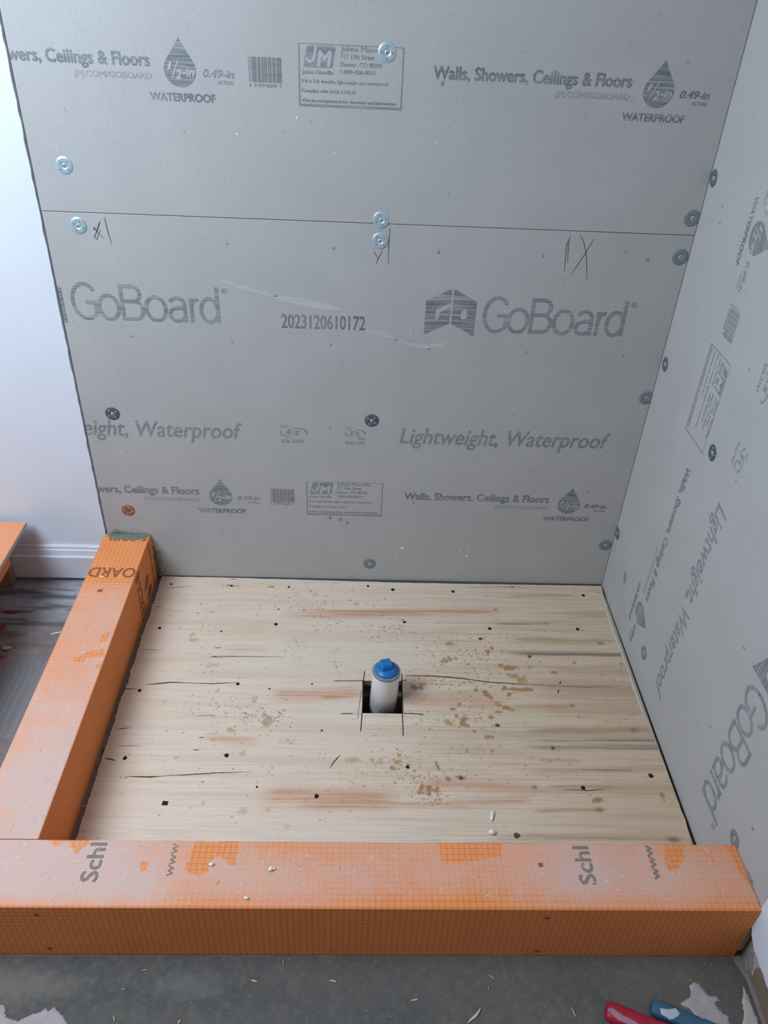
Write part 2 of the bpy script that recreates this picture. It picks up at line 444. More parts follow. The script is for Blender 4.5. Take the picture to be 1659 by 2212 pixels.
def stroke(pts, wd, closed=False, w=0.0, taper=None):
    """constant-width line through points (mm)"""
    bm = bmesh.new(); n = len(pts); L = []; R = []
    for i in range(n):
        if closed: a, b = Vector(pts[i - 1]), Vector(pts[(i + 1) % n])
        else: a, b = Vector(pts[max(0, i - 1)]), Vector(pts[min(n - 1, i + 1)])
        d = (b - a).normalized(); nn = Vector((-d.y, d.x)); k = wd / 2
        if taper: k *= taper(i / (n - 1))
        p = Vector(pts[i])
        L.append(bm.verts.new(((p + nn * k).x * mm, (p + nn * k).y * mm, w))); R.append(bm.verts.new(((p - nn * k).x * mm, (p - nn * k).y * mm, w)))
    for i in range(n if closed else n - 1):
        k = (i + 1) % n; bm.faces.new((R[i], R[k], L[k], L[i]))
    return bm
def arc(cx, cy, rx, ry, a0, a1, n=28):
    return [(cx + rx * math.cos(math.radians(a0 + (a1 - a0) * i / n)), cy + ry * math.sin(math.radians(a0 + (a1 - a0) * i / n))) for i in range(n + 1)]
def join(bms):
    out = bmesh.new()
    for i, b in enumerate(bms):
        bmesh.ops.translate(b, vec=(0, 0, i * 6e-6), verts=b.verts)
        me = bpy.data.meshes.new('j'); b.to_mesh(me); b.free(); out.from_mesh(me); bpy.data.meshes.remove(me)
    for f in out.faces: f.normal_update()
    bmesh.ops.reverse_faces(out, faces=[f for f in out.faces if f.normal.z < 0])
    return out

# print frame: u along the board, v up the print; board-specific matrix places it
MB = Matrix(((1, 0, 0, 0), (0, 0, -1, -.0003), (0, 1, 0, 0), (0, 0, 0, 1)))
MU = Matrix.Translation((0, -.0004, .914)) @ MB
MR = Matrix(((0, 0, -1, -.0003), (0, -1, 0, .020), (-1, 0, 0, .012), (0, 0, 0, 1)))
def put(name, bms, mat, board_, mtx, du=0, clip=None, label=None):
    bm = join(bms)
    bmesh.ops.translate(bm, vec=(du * mm, 0, 0), verts=bm.verts)
    if clip is not None:
        for c_, sg in zip(clip, (-1, 1)):
            bmesh.ops.bisect_plane(bm, geom=bm.verts[:] + bm.edges[:] + bm.faces[:], plane_co=(c_ * mm, 0, 0), plane_no=(sg, 0, 0), clear_outer=True)
    if not bm.faces: bm.free(); return
    me = bpy.data.meshes.new(name); bm.to_mesh(me); bm.free()
    for m in (mat if isinstance(mat, (list, tuple)) else [mat]): me.materials.append(m)
    o = bpy.data.objects.new(name, me); COL.objects.link(o); o.parent = board_
    o.matrix_local = Matrix.Translation(-board_.location) @ mtx
    if label: o['label'] = label
    return o
def goboard():
    s = 7.8; x = -406; y = 719; c = 77; g = []
    g.append(stroke(arc(x + 29, y + c / 2, 25.5, c / 2 - 1.5, 38, 302, 34), s)); g.append(stroke([(x + 44.5, y + 6.5), (x + 49.5, y + 12.5), (x + 49.5, y + 37)], s)); g.append(stroke([(x + 53, y + 36.5), (x + 30, y + 36.5)], s))
    g.append(stroke(arc(x + 76, y + 27, 20, 25.5, 0, 352, 30), s, True))
    bx = x + 104.5
    g.append(stroke([(bx, y), (bx, y + c)], s))
    g.append(stroke([(bx, y + c - 3.5), (bx + 22, y + c - 3.5)] + arc(bx + 22, y + 57.5, 16, 16, 84, -90, 14)[1:] + [(bx, y + 41.5)], s))
    g.append(stroke([(bx, y + 41.2), (bx + 24, y + 41.2)] + arc(bx + 24, y + 22.3, 17.5, 18.8, 84, -90, 14)[1:] + [(bx, y + 3.5)], s))
    g.append(stroke(arc(x + 173, y + 27, 20, 25.5, 0, 352, 30), s, True))
    ax = x + 199.5
    g.append(stroke(arc(ax + 18, y + 38, 15.5, 14, 160, 0, 14) + [(ax + 33.5, y)], s))
    g.append(stroke([(ax + 33.5, y + 31), (ax + 18, y + 30)] + arc(ax + 16, y + 15.8, 14, 14, 88, 280, 16)[1:] + [(ax + 27, y + 5), (ax + 33.5, y + 13)], s))
    rx = x + 246.5
    g.append(stroke([(rx, y), (rx, y + 53)], s)); g.append(stroke([(rx, y + 34), (rx + 3, y + 43), (rx + 8, y + 48.5), (rx + 16, y + 50)], s))
    g.append(stroke(arc(x + 284, y + 27, 17.5, 25.5, 0, 352, 30), s, True)); g.append(stroke([(x + 301, y), (x + 301, y + c + 1)], s))
    return g
def reg(): return [stroke(arc(-89, 789, 5.2, 5.2, 0, 350, 18), 1.5, True), T('R', -91.5, -86.5, 786, 6, .02)]
def logo():
    L = [(-528, 784), (-476, 810), (-476, 781), (-507, 765), (-507, 742), (-498, 747), (-498, 759), (-476, 771), (-476, 735), (-528, 709)]
    Rr = [(-471.5, 811), (-421.5, 784), (-421.5, 708), (-471.5, 735)]
    D = [(-445.5, 772), (-439, 757), (-439.5, 750), (-443, 745.5), (-449, 745), (-453.5, 749), (-453.5, 757)]
    return [shape([L]), shape([Rr, D])]
def light(): return [T('Lightweight, Waterproof', -566, -73, 438, 40, .018, .22)]
def icc(u, pmg):
    g = []; k = .74 if pmg else 1.0; c = u + 31 * k; v = 458 if not pmg else 461
    tp = lambda t: .15 + 1.1 * math.sin(math.pi * min(1, t * 1.05))
    g.append(stroke(arc(c, v, 31 * k, 12.5 * k, 100, -28, 22), 3.0 * k, taper=tp)); g.append(stroke(arc(c, v, 31 * k, 12.5 * k, 160, 262, 22), 3.2 * k, taper=tp))
    g.append(T('ICC', u + 2 * k, u + (19 if not pmg else 14), 470, 7.5, .012)); g.append(T('E', c - 16 * k, c - 1 * k, v - 4, 12.5 * k, .02, .15)); g.append(T('S', c, c + 14 * k, v - 7, 12 * k, .02, .15))
    if pmg: g += [T('PMG-1439', u + 1, u + 44, 431, 7.5, .015), T('PMG', u + 30, u + 47, 443.5, 6.5, .01)]
    else: g.append(T('ESR-3767', u + 3, u + 54, 431, 8, .02))
    return g
def walls_row(): return [T('Walls, Showers, Ceilings & Floors', -546, -187, 278.5, 20, .045)]
def url(): return [T('JM.COM/GOBOARD', -323, -187, 258, 9.5, .035)]
def white_slash(c):
    b = stroke([(c - 15, 261), (c - 2, 289)], 2.2, w=.0003)
    for f in b.faces: f.material_index = 1
    return b
def drop():
    c = -136; P = [(c + 2, 324), (c + 6, 316)] + [(c + 28 * math.cos(a) * 1.0, 274 + 27 * math.sin(a)) for a in [math.radians(d) for d in range(35, -216, -10)]] + [(c - 4, 315)]
    return [shape([P], 0, 0), T('1', c - 22, c - 13, 274, 11.5, .05, .2, .0003, 1), T('2', c - 9, c + 3, 261, 13, .05, .2, .0003, 1),
            white_slash(c), T('-in', c + 4, c + 25, 265, 13, .045, .2, .0003, 1)]
def size(): return [T('0.49-in', -96, -41, 265, 12, .035, .22), T('ACTUAL', -71, -42, 254.5, 5.5, .02)]
def wp(): return [T('WATERPROOF', -194, -77, 224.5, 12.5, .05)]
def barcode():
    r = random.Random(31); g = []; x = -15.0
    while x < 43:
        w_ = r.choice((.8, .8, 1.5, 2.2)); g.append(shape([[(x, 260.5), (x + w_, 260.5), (x + w_, 300), (x, 300)]])); x += w_ + r.choice((.7, .7, 1.1, 1.9))
    g.append(T('0  31979 06299  7', -15, 42, 253, 5.2, .005)); return g
def jm():
    u = 73; g = [stroke([(u + 1, 323.5), (u + 185, 323.5)], 1.0), stroke([(u + 1.2, 324), (u + 1.2, 225.5)], 2.4), stroke([(u + 184.5, 324), (u + 184.5, 225.5)], 2.4), stroke([(u, 227), (u + 185.6, 227)], 4.2)]
    P = [(u + 16, 321), (u + 64, 321), (u + 58, 287.5), (u + 10, 287.5)]
    P = [(u + 15, 318), (u + 18, 321), (u + 62, 321), (u + 65, 318), (u + 60, 290), (u + 57, 287.5), (u + 11, 287.5), (u + 9, 290)]
    g.append(shape([P]))
    J = stroke([(u + 31, 320.5), (u + 29, 308), (u + 26, 299), (u + 21, 296), (u + 17, 298), (u + 14.5, 302)], 4.6, w=.0003)
    for f in J.faces: f.material_index = 1
   
    Mm = T('M', u + 33, u + 59, 290, 23, .06, .12, .0003, 1); g += [J, Mm]
    for s, a, b, v, c, bo in (('Johns Manville', 6, 61, 277.5, 6, .04), ('Johns Manville', 74, 154, 314.5, 8, .035), ('717 17th Street', 74, 134, 303, 7, .012), ('Denver, CO 80202', 74, 148, 291, 7, .012), ('1-800-426-0015', 74, 136, 279.5, 6.5, .012),
                              ('3-ft x 5-ft durable, lightweight and waterproof', 5, 160, 263.5, 5.2, .03), ('Complies with ANSI A118.10', 5, 101, 248, 5.2, .03), ('Visit jm.com/goboard for warranty and instructions', 5, 176, 232.5, 5.2, .03)):
        g.append(T(s, u + a, u + b, v, c, bo, .15 if a == 6 else 0))
    return g
PER = -858; KN = [M['ink_logo'], M['knock']]
def low_rows(bd, mt, du, clip):
    put('printed_text', walls_row(), M['ink'], bd, mt, du, clip); put('printed_address', url(), M['ink_faint'], bd, mt, du, clip)
    put('printed_drop', drop(), KN, bd, mt, du, clip); put('printed_size', size(), M['ink'], bd, mt, du, clip); put('printed_text', wp(), M['ink'], bd, mt, du, clip)
    if du == 0: return
    put('printed_barcode', barcode(), M['ink_thin'], bd, mt, du, clip); put('printed_address_box', jm(), [M['ink_thin'], M['knock']], bd, mt, du, clip)
def high_rows(bd, mt, du, clip):
    put('printed_lettering', goboard(), M['ink_name'], bd, mt, du, clip); put('printed_mark', reg(), M['ink_thin'], bd, mt, du, clip); put('printed_logo', logo(), M['ink_logo'], bd, mt, du, clip)
    put('printed_slogan', light(), M['ink_thin'], bd, mt, du, clip)
    put('printed_seal', icc(15, False), M['ink_thin'], bd, mt, du, clip); put('printed_seal', icc(165, True), M['ink_thin'], bd, mt, du, clip)
CL = (-1286.5, -2)
for du in (0, PER):
    low_rows(b_low, MB, du, CL); high_rows(b_low, MB, du, CL); low_rows(b_up, MU, du, CL)
    low_rows(b_rt, MR, du, (-1515, -2)); high_rows(b_rt, MR, du, (-1515, -2))
put('printed_serial', [T('2023120610172', -831, -654, 714, 30, .016)], M['ink_serial'], b_low, MB)

# pencil marks
def pencil(bd, px, wd=1.3, ax=1, y=-.0003):
    pts = [H(u, v, 1, 0) for u, v in px]; P = [(p.x * 1000, p.z * 1000) for p in pts]
    Q = []
    for i in range(len(P) - 1):
        for k in range(4): t = k / 4; Q.append((P[i][0] * (1 - t) + P[i + 1][0] * t, P[i][1] * (1 - t) + P[i + 1][1] * t))
    Q.append(P[-1]); bm = stroke(Q, wd, taper=lambda t: .45 + .7 * math.sin(math.pi * min(1, .12 + t * .85)))
    put('pencil_mark', [bm], M['pencil'], bd, MB)
q = lambda L, ox, oy, s: [(ox + a / s, oy + b / s) for a, b in L]
S4 = (1200, 490, 11.85)
for L in ([(385, 235), (325, 370), (285, 440), (265, 700), (235, 1000), (215, 1150)], [(345, 330), (325, 400), (325, 600), (305, 900)],
          [(635, 215), (720, 380), (768, 620), (795, 850), (800, 1150), (795, 1360)], [(985, 310), (770, 665), (560, 980), (400, 1220)]): pencil(b_low, q(L, *S4))
S0 = (0, 50, 2.676)
for L in ([(575, 1148), (560, 1200), (540, 1190), (545, 1180), (570, 1215), (600, 1245)], [(578, 1150), (562, 1200), (545, 1235), (560, 1250), (580, 1195)], [(603, 1122), (620, 1190), (645, 1278)]): pencil(b_low, q(L, *S0), 1.5)
for L in ([(842, 492), (840, 530), (838, 572)], [(808, 543), (816, 558)], [(826, 542), (817, 558), (812, 570)]): pencil(b_low, L, 1.3)

M['wipe'] = mat_ink('pale_wipe_mark', .9, .38, (.60, .61, .62), .1)
for L, w_ in (([(590, 640), (640, 650), (690, 660), (735, 668)], 16), ([(480, 606), (530, 622), (600, 641)], 9), ([(790, 712), (830, 722), (860, 735)], 12), ([(850, 733), (885, 744), (920, 748), (955, 745), (975, 733)], 9), ([(905, 690), (885, 712), (892, 736)], 5)):
    pts = [H(u, v, 1, 0) for u, v in L]; put('wipe_mark', [stroke([(p.x * 1000, p.z * 1000) for p in pts], w_, taper=lambda t: .3 + .8 * math.sin(math.pi * t), w=-.00012)], M['wipe'], b_low, MB)
# small scuffs and pale marks on the boards
def patch_mark(bd, mt, name, u, v, ru, rv, mat, seed):
    r = random.Random(seed); P = [(u + ru * math.cos(t) * (.6 + .6 * r.random()), v + rv * math.sin(t) * (.6 + .6 * r.random())) for t in [i * math.pi / 5 for i in range(10)]]
    put(name, [shape([P])], mat, bd, mt)
M['scuff'] = plain('grey_scuff', (.23, .235, .24), .7, 0, .3, 400); M['fleck'] = plain('pale_fleck', (.62, .64, .64), .7, 0, .1, 400)
sd = 0
for (u, v, a, b, m) in ((491, 527, 2.5, 3, 0), (721, 536, 3, 3, 0), (948, 545, 3, 4, 0), (1174, 553, 3, 2.5, 0), (1399, 562, 3.5, 4, 0), (284, 727, 4, 2, 0), (501, 738, 2, 3, 0), (715, 745, 4, 2, 0), (926, 754, 3, 3, 0), (1136, 761, 2, 3, 0), (1346, 768, 3, 3, 0),
                        (713, 925, 3, 2.5, 0), (956, 180, 4, 5, 0), (893, 1086, 3, 4, 0), (1145, 1013, 5, 1, 0), (268, 1108, 3, 2, 0), (713, 1118, 4, 6, 0), (736, 1122, 6, 5, 0), (750, 1130, 5, 6, 0), (452, 1229, 2, 1.5, 0), (552, 1205, 2, 2, 0),
                        (512, 289, 2, 3, 1), (722, 331, 1.5, 3, 1), (944, 310, 1.5, 2, 1), (641, 254, 2, 3, 1), (869, 1184, 5, 5, 1), (856, 1200, 2, 2, 1), (993, 1191, 3, 3, 1), (1011, 1192, 3, 3, 1), (1009, 1201, 3, 4, 1), (1097, 914, 1.5, 1.5, 1), (263, 977, 2, 2, 1), (550, 1218, 4, 1.2, 1)):
    p = H(u, v, 1, 0); up = p.z > SEAM; sd += 1
    patch_mark(b_up if up else b_low, MU if up else MB, 'scuff_mark' if not m else 'pale_fleck', p.x * 1000, (p.z - (.914 if up else 0)) * 1000, a, b, M['fleck' if m else 'scuff'], sd)
for (u, v, a, b) in ((1350, 1247, 16, 13), (1560, 445, 3, 3), (1555, 482, 3, 3), (1619, 798, 4, 1.5), (1641, 1500, 3, 3), (1607, 1400, 3, 5), (1626, 1790, 4, 5), (1534, 1570, 3, 3), (1590, 1040, 2, 4)):
    p = H(u, v, 0, 0); sd += 1; patch_mark(b_rt, MR, 'scuff_mark', (.012 - p.z) * 1000, (.020 - p.y) * 1000, a, b, M['scuff'], sd)

# ---------------------------------------------------------------- plate washers with screws
M['dulltab'] = mat_metal('punched_tab', (0.22, .30, .34), .5, .3)
def washer_parts(plate_mat, screw_mat):
    bm = bmesh.new(); seg = 40
    prof = [(0, -.2), (4.2, -.2), (5.0, .5), (7.0, 1.5), (12.5, 1.5), (15.2, .75), (16.2, .1)]
    ring = []
    for r_, h in prof[1:]: ring.append([bm.verts.new((r_ * mm * math.cos(2 * math.pi * i / seg), r_ * mm * math.sin(2 * math.pi * i / seg), h * mm)) for i in range(seg)])
    bm.faces.new(ring[0])
    for a, b in zip(ring, ring[1:]):
        for i in range(seg): k = (i + 1) % seg; bm.faces.new((a[i], b[i], b[k], a[k]))
    for i in range(4):   # punched tabs
        an = math.pi / 4 + i * math.pi / 2; c = Vector((math.cos(an), math.sin(an), 0)) * 10.4 * mm; t = Vector((-math.sin(an), math.cos(an), 0)); n = Vector((math.cos(an), math.sin(an), 0))
        p = [c - t * .0016 - n * .0018, c + t * .0016 - n * .0018, c + t * .0011 + n * .0018, c - t * .0006 + n * .0018]
        hi = [bm.verts.new(v + Vector((0, 0, h))) for v, h in zip(p, (.0021, .0021, .0016, .0016))]; lo = [bm.verts.new(v + Vector((0, 0, .0012))) for v in p]
        f = bm.faces.new(hi); f.material_index = 1
        for k in range(4): bm.faces.new((lo[k], lo[(k + 1) % 4], hi[(k + 1) % 4], hi[k]))
    bmesh.ops.recalc_face_normals(bm, faces=bm.faces)
    a = bpy.data.meshes.new('washer'); bm.to_mesh(a); bm.free(); a.materials.append(plate_mat); a.materials.append(M['dulltab'] if plate_mat is M['zinc'] else (M['steel'] if plate_mat in (M['darkz'], M['rust']) else plate_mat))
    bm = bmesh.new(); rings = []
    for r_, h in ((4.1, .1), (4.0, .9), (2.8, 1.6), (1.9, 1.7)): rings.append([bm.verts.new((r_ * mm * math.cos(2 * math.pi * i / 24), r_ * mm * math.sin(2 * math.pi * i / 24), h * mm)) for i in range(24)])
    for p_, q_ in zip(rings, rings[1:]):
        for i in range(24): k = (i + 1) % 24; bm.faces.new((p_[i], q_[i], q_[k], p_[k]))
    bm.faces.new(rings[-1][::-1])
    for an in (.5, .5 + math.pi / 2):
        d = Vector((math.cos(an), math.sin(an), 0)) * .0024; t = Vector((-math.sin(an), math.cos(an), 0)) * .00055; z = Vector((0, 0, .00178 + an * .00002))
        f = bm.faces.new([bm.verts.new(v) for v in (-d - t + z, d - t + z, d + t + z, -d + t + z)]); f.material_index = 1
    bmesh.ops.recalc_face_normals(bm, faces=bm.faces)
    b = bpy.data.meshes.new('screw'); bm.to_mesh(b); bm.free(); b.materials.append(screw_mat); b.materials.append(M['slot'])
    return a, b
WK = {k: washer_parts(M[k], M['steel'] if k in ('zinc', 'darkz') else (M['rust'] if k == 'rust' else M['steel'])) for k in ('zinc', 'zincdim', 'rust', 'darkz', 'midz')}
def fastener(px, wall, kind, label, rot=0.0):
    if wall == 'b':
        p = H(px[0], px[1], 1, 0); loc = (p.x, -.0006, p.z); R_ = Euler((math.pi / 2, 0, 0)).to_matrix().to_4x4() @ Matrix.Rotation(rot, 4, 'Z')
    else:
        p = H(px[0], px[1], 0, 0); loc = (-.0002, p.y, p.z); R_ = Euler((0, -math.pi / 2, 0)).to_matrix().to_4x4() @ Matrix.Rotation(rot, 4, 'Z')
    e = thing('plate_washer', loc, label, 'washer', 'plate washers holding the boards'); e.matrix_world = Matrix.Translation(loc) @ R_
    for nm, me in zip(('washer', 'screw'), WK[kind]):
        o = bpy.data.objects.new(nm, me); COL.objects.link(o); o.parent = e
    for o in e.children:
        for p_ in o.data.polygons: p_.use_smooth = False
FST = [((139, 357), 'b', 'zinc', 'shiny round plate washer near the left edge of the upper board'),
       ((169, 487), 'b', 'zinc', 'shiny round plate washer just under the seam, beside the pencilled X at the left'),
       ((836, 113), 'b', 'zinc', 'bright round plate washer covering a corner of the printed address box, top centre'),
       ((823, 475), 'b', 'zinc', 'round plate washer just above the seam in the middle of the back wall'),
       ((821, 520), 'b', 'zinc', 'round plate washer just below the seam in the middle of the back wall'),
       ((1495, 471), 'b', 'zincdim', 'round plate washer coloured for dim light, above the seam by the right corner'),
       ((1469, 555), 'b', 'zincdim', 'round plate washer coloured for dim light, below the seam by the right corner'),
       ((1396, 859), 'b', 'zincdim', 'round plate washer coloured for dim light, by the right corner, level with the middle of the lower board'),
       ((243, 893), 'b', 'darkz', 'dark round plate washer touching the printed slogan near the left edge'),
       ((803, 908), 'b', 'darkz', 'dark round plate washer above the printed seal in the middle of the lower board'),
       ((277, 1102), 'b', 'rust', 'reddish-brown round plate washer above the top end of the left curb'),
       ((798, 1217), 'b', 'zincdim', 'round plate washer just above the plywood, middle of the back wall'),
       ((1307, 1177), 'b', 'zincdim', 'round plate washer low in the right corner of the back wall'),
       ((1542, 385), 'r', 'midz', 'topmost plate washer on the right board, against the inside corner'),
       ((1437, 787), 'r', 'midz', 'plate washer on the right board at the corner, halfway up'),
       ((1539, 978), 'r', 'darkz', 'dark plate washer on the right board beside the printed address box'),
       ((1334, 1152), 'r', 'midz', 'lowest plate washer on the right board against the inside corner'),
       ((1391, 1410), 'r', 'zincdim', 'grey plate washer low on the right board near the printed drop'),
       ((1587, 1812), 'r', 'zincdim', 'plate washer on the right board just above the end of the front curb'),
       ((1662, 445), 'r', 'zinc', 'plate washer on the right board cut by the right edge of the picture')]
for i, (p, w, k, l) in enumerate(FST): fastener(p, w, k, l, (i * 0.37) % 1.57)

M['orangecrack'] = plain('torn_veneer', (0.30, .13, .045), .85, 0, .3, 200)
M['dent'] = plain('pressed_veneer', (0.66, .56, .47), .7, 0, .05, 200)
# ---------------------------------------------------------------- plywood sheet
HX0, HX1, HY0, HY1 = -.640, -.549, -.448, -.354
e8 = [(1155, 95), (1180, 240), (1240, 400), (1290, 520), (1335, 660), (1390, 800), (1440, 900), (1500, 1040), (1560, 1200), (1640, 1400), (1659, 1490), (1700, 1600)]
o8 = [(1172, 105), (1212, 260), (1272, 420), (1332, 560), (1400, 745), (1460, 920), (1522, 1080), (1602, 1290), (1655, 1440), (1700, 1560)]
def pxy(L): return sorted([(H(850 + a / 2.552, 1230 + b / 2.552, 2, PLY).y, H(850 + a / 2.552, 1230 + b / 2.552, 2, PLY).x) for a, b in L])
E1 = np.array(pxy(e8)); E2 = np.array(pxy(o8))
step = .002; yF = -.834
def yb(x): return -.0035 - .0055 * np.clip((x + 1.0) * 2.2, 0, 1) + .0012 * (vn(x * 60, x * 0, 4) - .5) + .003 * np.clip((x + .35) * 3, 0, 1)
ysr = np.concatenate([np.arange(yF, HY0, step), np.arange(HY0, HY1, step), [HY1]]); nb = int((-.005 - HY1) / step)
xl_n = int((HX0 + 1.167) / step); xm_n = int((HX1 - HX0) / step); xr_n = int((.0 - HX1) / step)
sx = np.concatenate([np.linspace(0, 1, xl_n, endpoint=False), np.linspace(1, 2, xm_n, endpoint=False), np.linspace(2, 3, xr_n + 1)])
sy = np.concatenate([ysr, HY1 + np.linspace(0, 1, nb + 1)[1:]])  # rows above HY1 are parametric
SX, SY = np.meshgrid(sx, sy)
Yb = np.where(SY > HY1, (SY - HY1), 0)
xl = -1.1668 + .0022 * (vn(SY * 130, SY * 0, 2) - .5) + .0035 * (vn(SY * 14, SY * 0 + 3, 5) - .5)
Yreal0 = np.where(SY > HY1, HY1 + Yb * (-.006 - HY1), SY)
xr = np.interp(Yreal0, E1[:, 0], E1[:, 1]) - np.interp(Yreal0, [-.84, -.3, 0], [.0095, .006, .004]) + .0015 * (vn(Yreal0 * 120, SY * 0, 9) - .5)
X = np.where(SX <= 1, xl + (HX0 - xl) * SX, np.where(SX <= 2, HX0 + (HX1 - HX0) * (SX - 1), HX1 + (xr - HX1) * (SX - 2)))
Y = np.where(SY > HY1, HY1 + Yb * (yb(X) - HY1), SY)
ci, cj = np.meshgrid(np.arange(len(sy) - 1), np.arange(len(sx) - 1), indexing='ij')
mask = (sx[cj] >= 1) & (sx[cj] < 2 - 1e-6) & (sy[ci] >= HY0 - 1e-6) & (sy[ci] < HY1 - 1e-6)
# veneer colour, with the dimmer light at the right painted in
gr = fbm(X * 3.2, Y * 75, 21, 5); g2 = fbm(X * 10, Y * 320, 31, 3); lo = fbm(X * 2.2, Y * 5, 41, 3); wv = fbm(X * 1.5, Y * 14, 44, 3)
C = np.zeros(X.shape + (3,)) + np.array((0.72, .565, .445))
C = lerp(C, (0.62, .45, .31), np.clip((gr - .52) * 3, 0, .4))
C = lerp(C, (0.50, .40, .30), np.clip((g2 - .62) * 3, 0, .22))
C = lerp(C, (0.68, .585, .475), np.clip((wv - .5) * 2.5, 0, .7))
C = lerp(C, (0.56, .40, .26), np.clip((X + .62) * 1.2, 0, .6) * (.5 + .9 * lo))  # fading light towards the right, mixed into the veneer
C = lerp(C, (0.42, .29, .185), np.clip((fbm(X * 1.6, Y * 26, 51, 4) - .52) * 5, 0, .5) * np.clip((X + .62) * 3, .10, 1))
C = lerp(C, (0.44, .30, .19), np.clip((fbm(X * 5, Y * 420, 57, 3) - .56) * 6, 0, .5) * np.clip((X + .75) * 2.5, .10, .85))
def strk(px0, px1, hv, col, al, seed, f=3.0):
    """grain streak between two photo points, hv mm half height"""
    global C
    a = H(px0[0], px0[1], 2, PLY); b = H(px1[0], px1[1], 2, PLY)
    t = (X - a.x) / (b.x - a.x); yc = a.y + (b.y - a.y) * t
    end = np.clip(t * 6 + .15, 0, 1) * np.clip((1 - t) * 6 + .15, 0, 1); end[(t < -.05) | (t > 1.05)] = 0
    w = (Y - yc) / (hv * mm) + (fbm(X * f * 3, Y * 10, seed) - .5) * 1.1
    k = np.clip(1.25 - np.abs(w), 0, 1) * end * np.clip((fbm(X * 5, Y * 240, seed + 2, 4) - .5) * 2.6 + .95, .4, 1.35) * al
    C = lerp(C, col, np.clip(k, 0, 1))
PINK = (0.56, .315, .20); OR = (0.46, .235, .115); GREY = (0.23, .18, .145); BRN = (0.34, .20, .12)
for a in (((610, 1330), (1085, 1322), 16, PINK, .75, 1), ((640, 1318), (1080, 1322), 6, OR, .6, 2), ((580, 1503), (790, 1500), 22, PINK, .8, 3), ((690, 1508), (790, 1503), 7, OR, .7, 4), ((870, 1510), (1100, 1516), 22, PINK, .6, 5), ((1095, 1527), (1240, 1526), 6, OR, .7, 6),
          ((555, 1722), (860, 1726), 30, PINK, .8, 7), ((640, 1742), (1000, 1740), 9, OR, .5, 8), ((900, 1690), (1170, 1700), 15, PINK, .7, 9), ((960, 1738), (1150, 1730), 10, OR, .6, 10), ((640, 1600), (600, 1600), 8, PINK, .3, 11), ((440, 1590), (560, 1600), 14, PINK, .6, 12), ((1085, 1411), (1500, 1417), 8, GREY, .8, 13), ((1080, 1405), (1300, 1408), 3, (.24, .18, .14), .6, 14),
          ((1120, 1614), (1480, 1612), 9, GREY, .85, 15), ((1130, 1600), (1460, 1600), 4, (.26, .19, .15), .7, 16), ((1100, 1383), (1330, 1386), 12, BRN, .5, 17), ((1040, 1437), (1250, 1441), 6, OR, .6, 18), ((1060, 1347), (1190, 1348), 4, OR, .7, 19), ((1140, 1580), (1420, 1572), 12, BRN, .6, 20), ((1280, 1560), (1440, 1568), 15, PINK, .5, 21),
          ((1160, 1642), (1260, 1645), 6, BRN, .55, 22), ((1150, 1752), (1310, 1750), 5, OR, .7, 23), ((1180, 1700), (1350, 1702), 5, BRN, .5, 24), ((1100, 1288), (1240, 1286), 5, BRN, .4, 25), ((1000, 1268), (1130, 1268), 4, BRN, .4, 26), ((1060, 1810), (1500, 1806), 8, BRN, .6, 27), ((1150, 1475), (1480, 1500), 25, BRN, .3, 28), ((480, 1400), (580, 1402), 13, PINK, .4, 29), ((340, 1425), (500, 1418), 12, PINK, .25, 30),
          ((650, 1250), (1300, 1262), 9, (.50, .44, .36), .5, 31), ((970, 1545), (1200, 1540), 20, (.62, .50, .34), .6, 32), ((1130, 1668), (1470, 1660), 9, BRN, .35, 33)): strk(*a)
def B(*a, **k):
    global C
    C = blob(C, X, Y, a[0], PLY, *a[1:], **k)
# knots
for (u, v, a, b) in ((1071, 1317, 9, 4), (1181, 1347, 8, 5), (1298, 1390, 13, 7), (1236, 1524, 8, 7), (1369, 1577, 14, 10), (1295, 1749, 12, 8), (1155, 1700, 8, 7), (1455, 1814, 20, 9), (1107, 1268, 5, 4), (1341, 1434, 6, 5), (1145, 1440, 8, 3), (1190, 1645, 8, 3), (1074, 1567, 7, 6), (1144, 1418, 9, 7), (1194, 1616, 9, 9)):
    B((u, v), a, b, (.36, .23, .15), .75, u, 1.3, .3); B((u, v), a * .5, b * .5, (.20, .12, .08), .6, u + 1, 2, .3)
